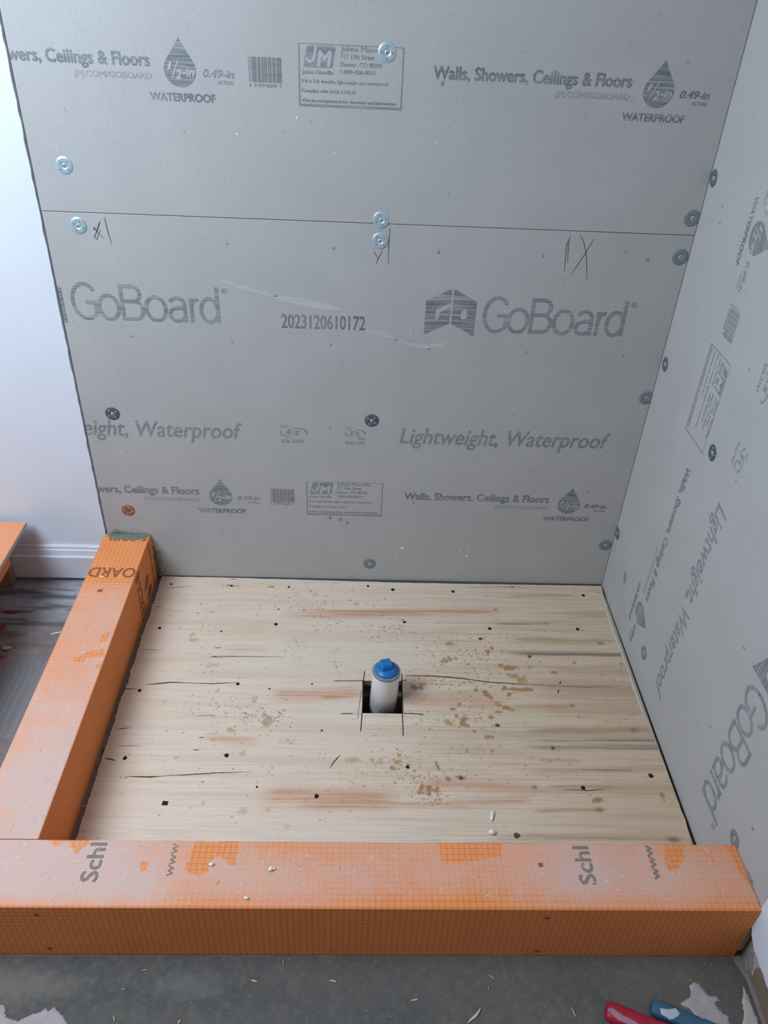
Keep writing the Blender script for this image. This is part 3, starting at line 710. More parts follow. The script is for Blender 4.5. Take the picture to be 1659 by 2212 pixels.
# dried adhesive drips (right of pipe) and dirt flecks
G1 = (0.36, .175, .055); G2 = (0.42, .25, .10)
for (u, v, a, b, c) in ((958, 1428, 8, 8, G2), (971, 1423, 6, 7, G2), (985, 1422, 4, 7, G2), (1054, 1408, 5, 8, G1), (1062, 1400, 4, 5, G1), (1082, 1438, 5, 5, G1), (1100, 1443, 14, 6, G1), (1106, 1460, 14, 6, G2), (1125, 1468, 12, 8, G2), (893, 1484, 10, 9, BRN), (911, 1485, 6, 8, BRN), (919, 1478, 4, 2, G1), (1028, 1490, 6, 7, BRN), (1049, 1495, 6, 9, G1), (1055, 1503, 5, 6, G1), (1061, 1508, 4, 5, BRN),
                        (1090, 1487, 5, 9, G1), (1099, 1500, 5, 5, G1), (1108, 1488, 8, 5, BRN), (1135, 1490, 20, 5, G1), (1075, 1521, 6, 7, G2), (1092, 1529, 11, 5, G1), (1108, 1533, 8, 4, G2), (1076, 1538, 7, 3, BRN), (977, 1531, 5, 5, BRN), (987, 1547, 4, 6, BRN), (993, 1522, 3, 4, G1), (1002, 1553, 6, 9, G1), (1000, 1563, 6, 6, G1), (1010, 1567, 4, 5, BRN), (968, 1562, 8, 7, G2), (1060, 1550, 6, 4, BRN), (1038, 1551, 4, 3, BRN),
                        (1055, 1592, 10, 4, BRN), (1025, 1580, 4, 3, BRN), (857, 1646, 8, 7, G2), (864, 1633, 4, 4, G2), (849, 1660, 6, 5, G2), (946, 1658, 4, 6, (.2, .14, .1)), (943, 1650, 2.5, 4, (.2, .14, .1)), (912, 1700, 5, 7, G1), (927, 1705, 6, 10, G1), (942, 1708, 6, 8, G1), (906, 1712, 4, 6, G1), (967, 1682, 5, 6, G1), (995, 1681, 7, 5, (.3, .17, .1)), (1065, 1622, 5, 4, G2), (1008, 1623, 4, 5, (.35, .3, .25)), (1240, 1432, 5, 4, BRN), (1197, 1453, 9, 4, GREY),
                        (763, 1642, 13, 6, (.46, .38, .22)), (806, 1644, 3, 7, (.44, .36, .26)), (820, 1646, 6, 5, (.44, .36, .26)), (417, 1368, 7, 8, (.52, .40, .25)), (420, 1382, 9, 5, (.52, .40, .25)), (580, 1556, 12, 9, (.48, .36, .22)), (576, 1566, 8, 6, (.48, .36, .22)), (549, 1511, 6, 9, (.52, .42, .3)), (497, 1577, 9, 5, (.48, .33, .2)), (525, 1627, 5, 7, (.52, .40, .28)), (585, 1268, 10, 3, G1), (460, 1437, 14, 7, (.52, .44, .33)), (885, 1450, 5, 3, (.5, .42, .3)), (353, 1517, 6, 5, (.55, .44, .31)),
                        (525, 1750, 7, 8, (.55, .44, .31)), (640, 1385, 4, 6, (.52, .40, .25)), (1290, 1730, 9, 5, BRN), (1297, 1727, 7, 4, BRN), (1432, 1720, 4, 9, BRN), (972, 1390, 10, 6, G2), (440, 1735, 4, 6, (.52, .42, .31)), (620, 1785, 6, 4, (.56, .45, .32))):
    B((u, v), a * 1.08, b * 1.1, c, .9, int(u + v), 2.6, .95, f=150)
rs = random.Random(77)
def speck(cx, cy, rx, ry, n, col, smin=.7, smax=2.0, al=.75):
    for i in range(n):
        B((cx + rs.gauss(0, rx), cy + rs.gauss(0, ry)), rs.uniform(smin, smax) * 1.7, rs.uniform(smin, smax) * 1.2, col, min(1, al * rs.uniform(.75, 1.3)), rs.randrange(9999), 2.5, .8, f=260)
DK = (.22, .17, .12); DG = (.33, .265, .205); OL = (.40, .30, .17)
for a in ((500, 1530, 40, 25, 60, DG), (460, 1430, 45, 20, 45, OL), (430, 1340, 30, 30, 45, DG), (700, 1300, 60, 15, 55, DK), (705, 1350, 25, 12, 40, OL), (850, 1362, 28, 14, 60, DK), (960, 1400, 40, 25, 90, OL), (1020, 1440, 55, 30, 90, DK), (930, 1475, 35, 8, 60, BRN), (590, 1550, 30, 18, 50, DK), (540, 1545, 20, 14, 40, DG), (640, 1400, 20, 14, 24, OL), (725, 1430, 8, 18, 30, OL),
          (1000, 1520, 60, 40, 70, BRN), (905, 1670, 60, 20, 90, DK), (830, 1640, 40, 12, 40, OL), (930, 1720, 25, 12, 40, G1), (700, 1700, 130, 50, 60, DG), (400, 1650, 120, 70, 60, DG), (1150, 1450, 130, 60, 80, DG), (1200, 1650, 130, 60, 70, DG), (1340, 1500, 60, 110, 60, BRN), (640, 1290, 120, 25, 60, DG), (900, 1590, 120, 50, 60, DG), (1100, 1370, 40, 20, 40, OL), (1050, 1415, 20, 10, 25, BRN)): speck(*a)
speck(800, 1500, 330, 170, 260, DG, .5, 1.1, .5)
ply = color_grid('plywood_sheet', X, Y, np.zeros_like(X) + PLY + .0004 * (gr - .5), C, [M['ply'], M['plydark']], mask=mask, depth=.0165)
tag(ply, 'pale plywood sheet forming the shower floor with a square opening round the pipe', 'plywood')
# splintered pale edge along the right wall
bm = bmesh.new(); N = 260; ra = []; rb = []; rc = []
for i in range(N + 1):
    y = -.838 + (.832) * i / N; x1 = float(np.interp(y, E1[:, 0], E1[:, 1])) - float(np.interp(y, [-.84, -.3, 0], [.0101, .0066, .0046])); x2 = max(float(np.interp(y, E2[:, 0], E2[:, 1])), x1 + .0035) + .0008 * mnoise.noise(Vector((y * 300, 0, 2)))
    x2 = min(x2, float(np.interp(y, [-.84, -.4, 0], [-.0075, -.0045, -.0022])))
    ra.append(bm.verts.new((x1, y, PLY - .0001))); rb.append(bm.verts.new((x2, y, PLY - .0022 + .0007 * mnoise.noise(Vector((y * 150, 1, 2)))))); rc.append(bm.verts.new((x2, y, .0006)))
for i in range(N):
    bm.faces.new((ra[i], rb[i], rb[i + 1], ra[i + 1])); bm.faces.new((rb[i], rc[i], rc[i + 1], rb[i + 1]))
o = mesh_obj('cut_edge', bm, M['cut'], ply, True); o['label'] = 'pale wavy cut edge'
def ply_mark(name, poly_pts, mat, h=.0004, label=None):
    bm = bmesh.new(); prism(bm, poly_pts, PLY - .001, PLY + h); bmesh.ops.recalc_face_normals(bm, faces=bm.faces)
    o = mesh_obj(name, bm, mat, ply)
    if label: o['label'] = label
def disc(px, ru, rv, mat, name, seed, h=.0004, rag=.16):
    c = H(px[0], px[1], 2, PLY); r = random.Random(seed)
    ply_mark(name, [(c.x + ru * mm * math.cos(t) * (1 + rag * (r.random() - .5) * 2), c.y + rv * mm * math.sin(t) * (1 + rag * (r.random() - .5) * 2)) for t in [i * math.pi / 9 for i in range(18)]], mat, h)
for i, (u, v, s) in enumerate(((596, 1348.5, 4.6), (624, 1268, 3.4), (848.6, 1273.8, 5), (795, 1266, 3.6), (873.7, 1343.8, 4.2), (601.6, 1316, 2.2), (513.7, 1477.4, 4), (301.7, 1491.7, 4.2), (345, 1356.5, 4.2), (370.5, 1261.8, 3.2), (500.5, 1266, 3), (489.4, 1632, 4.8), (269.8, 1637.7, 4.5), (684, 1719.7, 4.8), (880.4, 1657, 4.2), (582, 1488, 2.2), (555, 1700, 2.3),
                               (978.5, 1277.8, 4.6), (1260, 1286, 4.6), (1057.7, 1358, 4.8), (1247.7, 1359.3, 4.8), (1259.5, 1702, 4.8), (1406, 1675.5, 5), (478, 1364, 2.5), (674, 1478, 2.2))):
    if s > 4.5 and u in (848.6, 978.5, 1057.7, 1247.7): disc((u + .5, v + 1), s + 1.3, s + 1.3, M['greychip'], 'splintered_rim', i + 90, .0002, .2)
    disc((u, v), s * .95, s * 1.05, M['hole'], 'screw_hole', i)
c = H(356.5, 1735, 2, PLY); ply_mark('screw_hole', [(c.x - .006, c.y - .0042), (c.x + .005, c.y - .005), (c.x + .006, c.y + .004), (c.x - .005, c.y + .005)], M['hole'])
for i, (u, v, s) in enumerate(((1038, 1380, 5), (1144, 1418, 3.8), (1074.5, 1567, 5), (1194.8, 1616, 3.6), (1116.5, 1804.8, 6.5), (995.8, 1681, 3.8), (695, 1578, 2.8), (1106.7, 1268, 2.2))): disc((u, v), s, s * .9, M['holebrown'], 'plugged_hole', i + 40, .0003)
def ply_line(px, wd, mat, name, taper=True, h=.0004):
    P = [H(u, v, 2, PLY) for u, v in px]; Q = []
    for i in range(len(P) - 1):
        for k in range(8): Q.append(P[i].lerp(P[i + 1], k / 8))
    Q.append(P[-1]); n = len(Q); L = []; R_ = []
    for i, p in enumerate(Q):
        d = (Q[min(n - 1, i + 1)] - Q[max(0, i - 1)]).normalized(); nn = Vector((-d.y, d.x, 0)); k = wd * mm / 2 * ((.15 + math.sin(math.pi * i / (n - 1))) if taper else 1) * (1 + .35 * mnoise.noise(Vector((i * .9, wd, 1))))
        j = .0004 * mnoise.noise(Vector((i * .5, wd * 3, 4))); L.append(p + nn * (k + j)); R_.append(p - nn * (k - j))
    bm = bmesh.new()
    top = [(bm.verts.new((a.x, a.y, PLY + h)), bm.verts.new((b.x, b.y, PLY + h))) for a, b in zip(L, R_)]
    for a, b in zip(top, top[1:]): bm.faces.new((a[1], b[1], b[0], a[0]))
    mesh_obj(name, bm, mat, ply)
for px, w_ in (([(876, 1460), (940, 1461.5), (1000, 1466), (1060, 1474), (1120, 1478), (1200, 1482)], 2.6), ([(1180, 1481), (1260, 1484), (1335, 1484)], 1.2), ([(315, 1479), (340, 1477), (370, 1474), (420, 1476)], 3.0), ([(410, 1476), (460, 1477), (515, 1474)], 2.2),
               ([(270, 1677), (320, 1678.5), (350, 1677)], 3), ([(340, 1677), (400, 1674), (470, 1669.5), (545, 1667.5)], 2), ([(450, 1420), (490, 1418), (615, 1419)], 1.6), ([(225, 1638), (240, 1640), (250, 1644)], 3), ([(250, 1611.5), (305, 1611)], .9), ([(252, 1575), (283, 1572)], 1.6),
               ([(333, 1310.5), (352, 1311)], 1.2), ([(300, 1402.5), (350, 1405)], 1), ([(485, 1266), (520, 1265.5)], 1.6), ([(420, 1546), (470, 1546)], .9), ([(712, 1660), (722, 1645), (735, 1631)], 2.6), ([(1215, 1705), (1270, 1708), (1310, 1704)], 1.8), ([(1258, 1663), (1370, 1665)], 1), ([(1072, 1348), (1150, 1349)], 1), ([(262, 1487), (298, 1489)], 1.6), ([(350, 1272), (420, 1265)], .9)):
    ply_line(px, w_, M['crack'], 'split')
for px, w_ in (([(787.5, 1450), (785, 1472), (782, 1541), (779, 1580)], 2.0), ([(868, 1454), (868.5, 1500), (869, 1541), (871, 1590)], 2.0), ([(722, 1471), (750, 1471), (785, 1470.5)], 1.8), ([(866, 1470.5), (874, 1470.5), (879, 1469)], 1.8), ([(737, 1542), (762, 1541.5)], 2), ([(873, 1541.5), (900, 1542), (915, 1544)], 2.4), ([(781, 1490), (775, 1530), (773, 1552)], .8)):
    ply_line(px, w_, M['kerf'], 'saw_cut', False, .0005)
ply_mark('saw_gouge', [tuple(H(u, v, 2, PLY).xy) for u, v in ((762, 1540), (768, 1537.5), (780, 1538), (780, 1544.5), (768, 1544))], M['greychip'])
for i, (u0, v0, u1, v1) in enumerate(((502, 1252, 498, 1264), (470, 1400, 464, 1418), (434, 1594, 425, 1620))):
    ply_line([(u0, v0), (u1, v1)], 5.0, M['dent'], 'staple_dent', False, .0003); ply_line([(u0 - 6, v0), (u0 + 8, v0 - 1)], 2.0, M['crack'], 'staple_dent'); ply_line([(u1 - 8, v1), (u1 + 6, v1)], 2.0, M['crack'], 'staple_dent')
ply_line([(876, 1459), (930, 1460), (990, 1464.5), (1040, 1471)], 3.6, M['orangecrack'], 'split', h=.0003)
ply_line([(1211, 1472), (1209, 1478)], 3, M['crack'], 'staple_dent', False); ply_line([(1207, 1490), (1205, 1497)], 3, M['crack'], 'staple_dent', False)
ply_line([(1301, 1266), (1304, 1280), (1308, 1294)], 4, M['holebrown'], 'split')
rs = random.Random(5)
for i in range(14):     # whiskers of veneer sticking out over the gap at the left
    v = 1255 + i * 37 + rs.random() * 18; p0 = H(350 - (v - 1243) * .324, v, 2, PLY)
    bm = bmesh.new(); L_ = rs.uniform(.004, .011) if i % 2 else .003; a = Vector((p0.x - .0 , p0.y, PLY)); t = rs.uniform(-.15, .15)
    for s_ in (0, 1): pass
    vs = [bm.verts.new((-1.1645, p0.y - .0012, PLY)), bm.verts.new((-1.1645, p0.y + .0012, PLY)), bm.verts.new((-1.1665 - L_, p0.y + t * L_, PLY - .0004)), bm.verts.new((-1.1645, p0.y, PLY - .0018))]
    bm.faces.new(vs[:3]); bm.faces.new((vs[0], vs[2], vs[3])); bm.faces.new((vs[1], vs[3], vs[2])); mesh_obj('veneer_splinter', bm, M['cut'], ply)

# ---------------------------------------------------------------- curbs
CLEAN_F = [[(397, 1880), (412, 1845), (420, 1818), (516, 1818), (508, 1868), (492, 1866), (486, 1855), (464, 1852), (455, 1862), (448, 1882), (430, 1893)], [(100, 1812), (120, 1828), (150, 1818), (160, 1845), (172, 1838), (196, 1818), (190, 1810)],
           [(302, 1862), (317, 1862), (317, 1886), (304, 1884)], [(1436, 1822), (1480, 1822), (1474, 1872), (1448, 1884), (1434, 1868)], [(940, 1820), (1085, 1820), (1085, 1850), (960, 1870)], [(1560, 1820), (1600, 1820), (1650, 1960), (1590, 1870)]]
CLEAN_L = [[(218, 1372), (240, 1366), (232, 1384), (216, 1390)], [(160, 1424), (185, 1408), (228, 1400), (226, 1418), (190, 1422), (176, 1430), (162, 1430)], [(206, 1440), (222, 1430), (215, 1448)]]
def curb(name, ax, a0, a1, lo, hi, base_pt, label, dustf):
    """rounded curb running along axis ax (0: x, 1: y) between a0 and a1; lo/hi across; height CH"""
    r_ = .0022; prof = []
    prof += [(lo, 0.0003)] + [(lo, z) for z in np.linspace(.02, CH - r_, 6)]
    prof += [(lo + r_ - r_ * math.cos(t), CH - r_ + r_ * math.sin(t)) for t in (math.pi / 6, math.pi / 3, math.pi / 2)]
    prof += [(x, CH) for x in np.linspace(lo + r_, hi - r_, 40)[1:-1]]
    prof += [(hi - r_ + r_ * math.sin(t), CH - r_ + r_ * math.cos(t)) for t in (0, math.pi / 6, math.pi / 3, math.pi / 2)]
    prof += [(hi, z) for z in np.linspace(.02, CH - r_, 6)[::-1]] + [(hi, 0.0003)]
    L = np.arange(a0, a1 + 1e-9, .003); L = np.append(L, a1) if L[-1] < a1 - 1e-4 else L
    co = []; du = []
    for l in L:
        for (c_, z) in prof:
            p = (l, c_, z) if ax == 0 else (c_, l, z); co.append(Vector(p)); du.append(dustf(*p))
    n = len(prof); fc = []
    for i in range(len(L) - 1):
        for k in range(n):
            q_ = (k + 1) % n; fc.append((i * n + k, (i + 1) * n + k, (i + 1) * n + q_, i * n + q_))
    fc.append(tuple(range(n))); fc.append(tuple(range((len(L) - 1) * n, len(L) * n))[::-1])
    me = bpy.data.meshes.new(name); me.from_pydata([tuple(c - Vector(base_pt)) for c in co], [], fc)
    at = me.attributes.new('dust', 'FLOAT', 'POINT'); at.data.foreach_set('value', np.array(du, dtype=np.float32))
    bm = bmesh.new(); bm.from_mesh(me); bmesh.ops.recalc_face_normals(bm, faces=bm.faces); bm.to_mesh(me); bm.free()
    me.materials.append(M['kerdi']); o = bpy.data.objects.new(name, me); o.location = base_pt; COL.objects.link(o)
    return tag(o, label, 'shower curb')
def polys(L): return [[tuple(H(u, v, 2, CH).xy) for u, v in P] for P in L]
PF, PL = polys(CLEAN_F), polys(CLEAN_L)
def nz(x, y, s, k): return mnoise.noise(Vector((x * s, y * s, k)))
def clean(x, y, P):
    for p in P:
        if min(abs(x - q_[0]) for q_ in p) > .15 and min(abs(x - q_[0]) for q_ in p) > .15: continue
        if inside(x + .003 * nz(x, y, 60, 3), y + .003 * nz(x, y, 60, 8), p): return True
    return False
def dust_front(x, y, z):
    if z < CH - .001: return 0.02 if y < CURB_F + .01 else .1
    g = np.interp(x, [-1.6, -1.05, -.93, -.80, -.60, -.45, -.30, -.15, 0], [1.15, 1.05, .78, .66, .52, .42, .82, .80, .6])
    rim = min(1, (y - CURB_F) / .03) * .6 + .4
    mid = 1 - .35 * abs((y - (CURB_F + CURB_B) / 2) / .057)
    d = g * rim * (mid if x > -.95 else 1) + .28 * nz(x, y, 9, 1) + .15 * nz(x, y, 40, 2)
    if clean(x, y, PF): d *= .12
    if y < CURB_F + .004: d *= .3
    return max(0, min(1, d))
def dust_left(x, y, z):
    if z < CH - .001: return 0.02
    g = np.interp(y, [-.95, -.72, -.62, -.5, -.35, -.22, -.17, 0], [1.1, 1.08, .85, .62, .52, .42, .08, .05])
    t = (x - CL0) / .114
    d = g * (.65 + .5 * t) + .25 * nz(x, y, 9, 4) + .15 * nz(x, y, 35, 5)
    if y > -.19: d = .05 + .1 * nz(x, y, 20, 3)
    if clean(x, y, PL): d *= .15
    if x > CL1 - .003: d *= .6
    return max(0, min(1, d))
c_f = curb('shower_curb', 0, -1.75, -.0012, CURB_F, CURB_B, (-.875, -.893, 0), 'orange gridded foam curb lying across the front of the shower, dusty on top', dust_front)
c_l = curb('shower_curb', 1, CURB_B + .0006, -.0012, CL0, CL1, (-1.236, -.42, 0), 'orange gridded foam curb running along the left side to the back wall', dust_left)
def curb_text(par, body, loc, ex, ey, w_, cap, mat, bold=.02, label=None):
    """lettering starting at loc, running along ex with letter tops towards ey (unit vectors), w_ long, cap high (mm)"""
    bm = T(body, 0, w_, 0, cap, bold)
    ex, ey = Vector(ex), Vector(ey); ez = ex.cross(ey)
    mt = Matrix.Translation(loc) @ Matrix((ex, ey, ez)).transposed().to_4x4()
    bm2 = join([bm]); me = bpy.data.meshes.new('l'); bmesh.ops.transform(bm2, matrix=mt, verts=bm2.verts)
    return mesh_obj('printed_lettering', bm2, mat, par)
ZT = CH + .0004
pF = lambda u, v: H(u, v, 2, ZT)
curb_text(c_f, 'Schl', pF(1289, 1911), (0, 1, 0), (-1, 0, 0), 68, 26, M['kprint_dusty'], .03)
curb_text(c_f, 'Schl', pF(207, 1905), (.0, 1, 0), (-1, 0, 0), 68, 26, M['kprint_dusty'], .03)
curb_text(c_f, 'www', pF(1428, 1900), (0, 1, 0), (-1, 0, 0), 62, 14, M['kprint_dusty'], .035)
curb_text(c_f, 'www', pF(372, 1893), (0, 1, 0), (-1, 0, 0), 58, 14, M['kprint_dusty'], .01)
curb_text(c_l, 'OARD', (-1.1815, -.134, ZT), (-1, 0, 0), (0, -1, 0), 109, 34, M['kprint'], .02)
curb_text(c_l, 's.com', (-1.184, -.012, ZT), (-1, 0, 0), (0, -1, 0), 92, 26, M['kprint'], .01)
XF = CL1 + .0004
curb_text(c_l, 'KERDI-B', (XF, -.134, .000), (0, 0, 1), (0, -1, 0), 148, 34, M['kprint'], .02)
curb_text(c_l, 'schluter-system', (XF, -.027, .012), (0, 0, 1), (0, -1, 0), 134, 14, M['kprint'], .0)
bm = bmesh.new()
P = [(-.118, .060), (-.104, .078), (-.088, .088), (-.076, .086), (-.070, .076), (-.074, .064), (-.090, .058)]
vs = [bm.verts.new((XF, a, b)) for a, b in P]; bm.faces.new(vs)
P = [(-.110, .030), (-.085, .048), (-.064, .046), (-.058, .030), (-.075, .020)]
vs = [bm.verts.new((XF, a, b)) for a, b in P]; bm.faces.new(vs); mesh_obj('printed_logo', bm, M['kprint'], c_l)
for (u, v) in ((1165, 1867), (78, 1976)): pass
for (p, r0) in ((H(1182, 1983, 1, CURB_F), 'f'), (H(1160, 2054, 1, CURB_F), 'f'), (H(78, 1976, 1, CURB_F), 'f'), (H(107, 2048, 1, CURB_F), 'f')):
    bm = bmesh.new(); box(bm, (p.x - .0038, CURB_F - .0004, p.z - .0035), (p.x + .0038, CURB_F, p.z + .0035)); mesh_obj('grid_mark', bm, M['kprint'], c_f)
for (u, v, pr, w1, w2) in ((1168, 1868, c_f, .0038, .0035), (216, 1275.5, c_l, .0055, .0045)):
    p = pF(u, v); bm = bmesh.new(); box(bm, (p.x - w1, p.y - w2, CH), (p.x + w1, p.y + w2, ZT)); mesh_obj('grid_mark', bm, M['kprint'], pr)

# ---------------------------------------------------------------- mortar
P = [tuple(H(180 + a / 6.318, 1100 + b / 6.318, 2, CH).xy) for a, b in ((322, 330), (350, 385), (400, 402), (500, 412), (700, 422), (850, 408), (905, 360), (925, 340))]
P = [(a, min(b, -.004)) for a, b in P] + [(-1.181, .001), (-1.276, .001)]
def ridge(a, b): return .010 * max(0, min(1, (b + .008) / .008)) * (1 if a > -1.262 else .2) if b > -.008 else 0
o = relief('mortar_patch', P, .0015, .0022, M['mortar'], lambda a, b, h: (a, b, CH + h), edge=.004, rough=.35, base=lambda a, b: 0)
tag(o, 'grey-green mortar patch on the back end of the left curb', 'mortar')
o = relief('mortar_ridge', [(-1.281, .150), (-1.274, .163), (-1.262, .168), (-1.255, .163), (-1.235, .160), (-1.20, .158), (-1.181, .153), (-1.181, .149)], .0015, .004, M['mortar'], lambda a, b, h: (a, -h, b), edge=.003, rough=.5)
tag(o, 'thin mortar ridge squeezed up the back wall above the left curb', 'mortar')
P = [tuple((H(180 + a / 6.318, 1100 + b / 6.318, 1, 0).x, H(180 + a / 6.318, 1100 + b / 6.318, 1, 0).z) for _ in (0,))[0] for a, b in ((935, 500), (1000, 560), (1055, 575), (1062, 600), (1040, 620), (1085, 690), (1100, 780), (1118, 820), (1100, 880), (1085, 910), (1000, 930))]
P = [(max(a, -1.178), b) for a, b in P] + [(-1.178, .03), (-1.178, .115)]
o = relief('mortar_smear', P, .0015, .006, M['darkmortar'], lambda a, b, h: (a, -h, b), edge=.006, rough=.6)
tag(o, 'dark mortar smear on the back wall beside the left curb', 'mortar')
# mortar bed in the gap between left curb and plywood
bm = bmesh.new(); N = 300; A = []
for i in range(N + 1):
    y = CURB_B + .004 + (-.002 - CURB_B - .004) * i / N; row = []
    for k in range(8):
        x = CL1 + .0004 + (.0102) * k / 7
        z = .0105 + .0015 * mnoise.noise(Vector((x * 60, y * 14, 3))) + .0005 * mnoise.noise(Vector((x * 300, y * 100, 1)))
        if -.565 < y < -.545 and 3 <= k <= 5: z = .0008
        row.append(bm.verts.new((x, y, max(.0004, z))))
    A.append(row)
for i in range(N):
    for k in range(7): bm.faces.new((A[i][k], A[i][k + 1], A[i + 1][k + 1], A[i + 1][k]))
bmesh.ops.recalc_face_normals(bm, faces=bm.faces); bmesh.ops.reverse_faces(bm, faces=[]) 
o = mesh_obj('mortar_bed', bm, M['darkmortar'], smooth=True); tag(o, 'dark mortar bed in the gap between the left curb and the plywood', 'mortar')
# skim of grey mortar on the floor before the front curb
R0 = H(1590, 2075, 2, 0); 
P = [(-1.30, -1.16), (-1.30, -.9505), (-.30, -.9505), (-.012, -.9505), (-.006, -.965), (.001, -.985), (.002, -1.01), (.004, -1.16)]
def fsheet():
    xs = np.arange(-1.7, .008, .004); ys = np.arange(-1.32, -.9495, .004); X, Y = np.meshgrid(xs, ys)
    n = fbm(X * 7, Y * 9, 61); f_ = fbm(X * 60, Y * 60, 63); C = np.zeros(X.shape + (3,)) + np.array((.118, .112, .104))
    C = lerp(C, (.145, .13, .105), np.clip((X + .55) * 1.3, 0, .8)); C = lerp(C, (.08, .088, .088), np.clip((n - .45) * 2.2, 0, .6)); f2 = fbm(X * 160, Y * 160, 67, 3); C = lerp(C, (.19, .18, .17), np.clip((f2 - .62) * 4, 0, .35)); C *= (.78 + .2 * f_)[..., None]
    C = blob(C, X, Y, (45, 2130), 0, 95, 30, (.20, .175, .15), .6, 5, 1.2)
    C = blob(C, X, Y, (400, 2130), 0, 60, 25, (.17, .165, .16), .5, 6, 1.2)
    Z = .0012 + .0012 * fbm(X * 25, Y * 30, 70) + .003 * np.clip((Y + .958) / .008, 0, 1) * fbm(X * 40, Y * 0, 71)
    XX = np.where(X > -.03, X - .010 * np.clip((Y + .985) / .03, 0, 1), X)
    return color_grid('mortar_skim', XX, Y, Z, C, [mat_attr('grey_mortar_skim', .85, .3, (60, 60, 1)), M['darkmortar']], depth=.001)
tag(fsheet(), 'dark grey mortar skim on the floor in front of the front curb', 'mortar')
FZ = .0022
def fpatch(name, px, mat, label, cat, thick=.0012, seed=1):
    P = [tuple(H(u, v, 2, FZ).xy) for u, v in px]
    return tag(relief(name, P, .0018, thick, mat, lambda a, b, h: (a, b, FZ + h - .0001), edge=.004, seed=seed), label, cat)
fpatch('plaster_splash', [(1488, 2128), (1497, 2122), (1508, 2124), (1522, 2140), (1532, 2151), (1548, 2153), (1556, 2162), (1545, 2166), (1553, 2178), (1562, 2190), (1572, 2196), (1578, 2214), (1560, 2240), (1510, 2240), (1498, 2190), (1490, 2178), (1466, 2170), (1478, 2160), (1490, 2152), (1492, 2140)], M['pinkplaster'], 'pinkish splash of dried plaster on the grey floor at the lower right', 'plaster', seed=3)
fpatch('plaster_splash', [(-30, 2172), (8, 2170), (14, 2196), (40, 2204), (60, 2196), (88, 2184), (98, 2176), (104, 2184), (112, 2178), (118, 2174), (128, 2188), (140, 2196), (156, 2240), (-30, 2240)], M['pinkplaster'], 'pinkish splash of dried plaster on the grey floor at the lower left', 'plaster', seed=7)
fpatch('plaster_splash', [(1606, 2130), (1616, 2150), (1640, 2212), (1650, 2240), (1600, 2240), (1606, 2190), (1602, 2160)], M['greychip'], 'pale strip of plaster on the floor against the right wall', 'plaster', seed=9)
# dark lump of mortar at the right end of the front curb
P = [(-.905, .148), (-.912, .160), (-.925, .156), (-.945, .148), (-.947, .142), (-.905, .146)]
o = relief('mortar_dab', [(-.955, .002), (-.951, .06), (-.957, .080), (-.975, .045), (-.985, .015), (-.98, .002)], .002, .005, M['darkmortar'], lambda a, b, h: (.0134 - h, a, b), edge=.006, rough=.6, seed=4)
tag(o, 'dark mortar dab in the corner beyond the right end of the front curb', 'mortar')
o = relief('mortar_dab', [(-.842, .150), (-.862, .1535), (-.880, .155), (-.892, .162), (-.904, .161), (-.910, .156), (-.935, .155), (-.944, .153), (-.944, .1505)], .0015, .0025, M['darkmortar'], lambda a, b, h: (-h, a, b), edge=.0025, rough=.5, seed=5)
tag(o, 'thin dark mortar line on the right board along the end of the front curb', 'mortar')

# ---------------------------------------------------------------- drain pipe and plug
pb = Vector((-.5936, -.400, -.040)); pt = Vector((-.5895, -.400, .1014)); ax_ = (pt - pb).normalized()
base = pt - ax_ * .30
rp = .0302
pipe = thing('drain_pipe', base, 'white plastic drain pipe standing in the square opening, closed by a blue plug', 'pipe')
rot = ax_.to_track_quat('Z', 'Y').to_matrix().to_4x4(); PM = Matrix.Translation(pt) @ rot
def lathe(prof, seg=48):
    bm = bmesh.new(); rings = []
    for r_, z in prof: rings.append([bm.verts.new((r_ * math.cos(2 * math.pi * i / seg), r_ * math.sin(2 * math.pi * i / seg), z)) for i in range(seg)])
    for a, b in zip(rings, rings[1:]):
        for i in range(seg): k = (i + 1) % seg; bm.faces.new((a[i], a[k], b[k], b[i]))
    bm.faces.new(rings[-1]); bm.faces.new(rings[0][::-1]); return bm
def pput(name, bm, mat, par, extra=Matrix()):
    bmesh.ops.transform(bm, matrix=PM @ extra, verts=bm.verts); bmesh.ops.recalc_face_normals(bm, faces=bm.faces)
    return mesh_obj(name, bm, mat, par)
def smooth(o):
    for p_ in o.data.polygons: p_.use_smooth = len(p_.vertices) == 4
    return o
smooth(pput('pipe_body', lathe([(rp, -.30), (rp, -.006), (rp + .0004, -.004)]), M['pvc'], pipe))
rim_ = smooth(pput('plug_gasket', lathe([(rp + .0006, -.0045), (rp + .0006, -.001), (rp - .001, .0), (rp - .006, .0005)]), M['pvcgrey'], pipe))
plug = smooth(pput('plug', lathe([(.0245, -.001), (.0248, .004), (.0235, .0055), (.0205, .0062), (.0195, .0095), (.018, .0105)]), M['blue'], pipe)); plug['label'] = 'bright blue round plug'
bm = bmesh.new(); box(bm, (-.0125, -.0125, .009), (.0125, .0125, .0235), .0018, 3)
for v in bm.verts:
    if v.co.z > .02: v.co.x *= .90; v.co.y *= .90
mtx = PM @ Matrix.Translation((.0015, .002, 0)) @ Matrix.Rotation(math.radians(17), 4, 'Z')
bmesh.ops.transform(bm, matrix=mtx, verts=bm.verts); o = mesh_obj('square_nut', bm, M['blue'], None)
o.parent = plug; o.matrix_parent_inverse = Matrix.Identity(4); o.location = (0, 0, 0)
c0 = H(822, 1535, 1, pt.y - rp - .0006); bm = bmesh.new()
curb_ = stroke([(c0.x * 1000 - 4, 0), (c0.x * 1000 + 3, -3), (c0.x * 1000 - 1, -3.6)], 1.2)
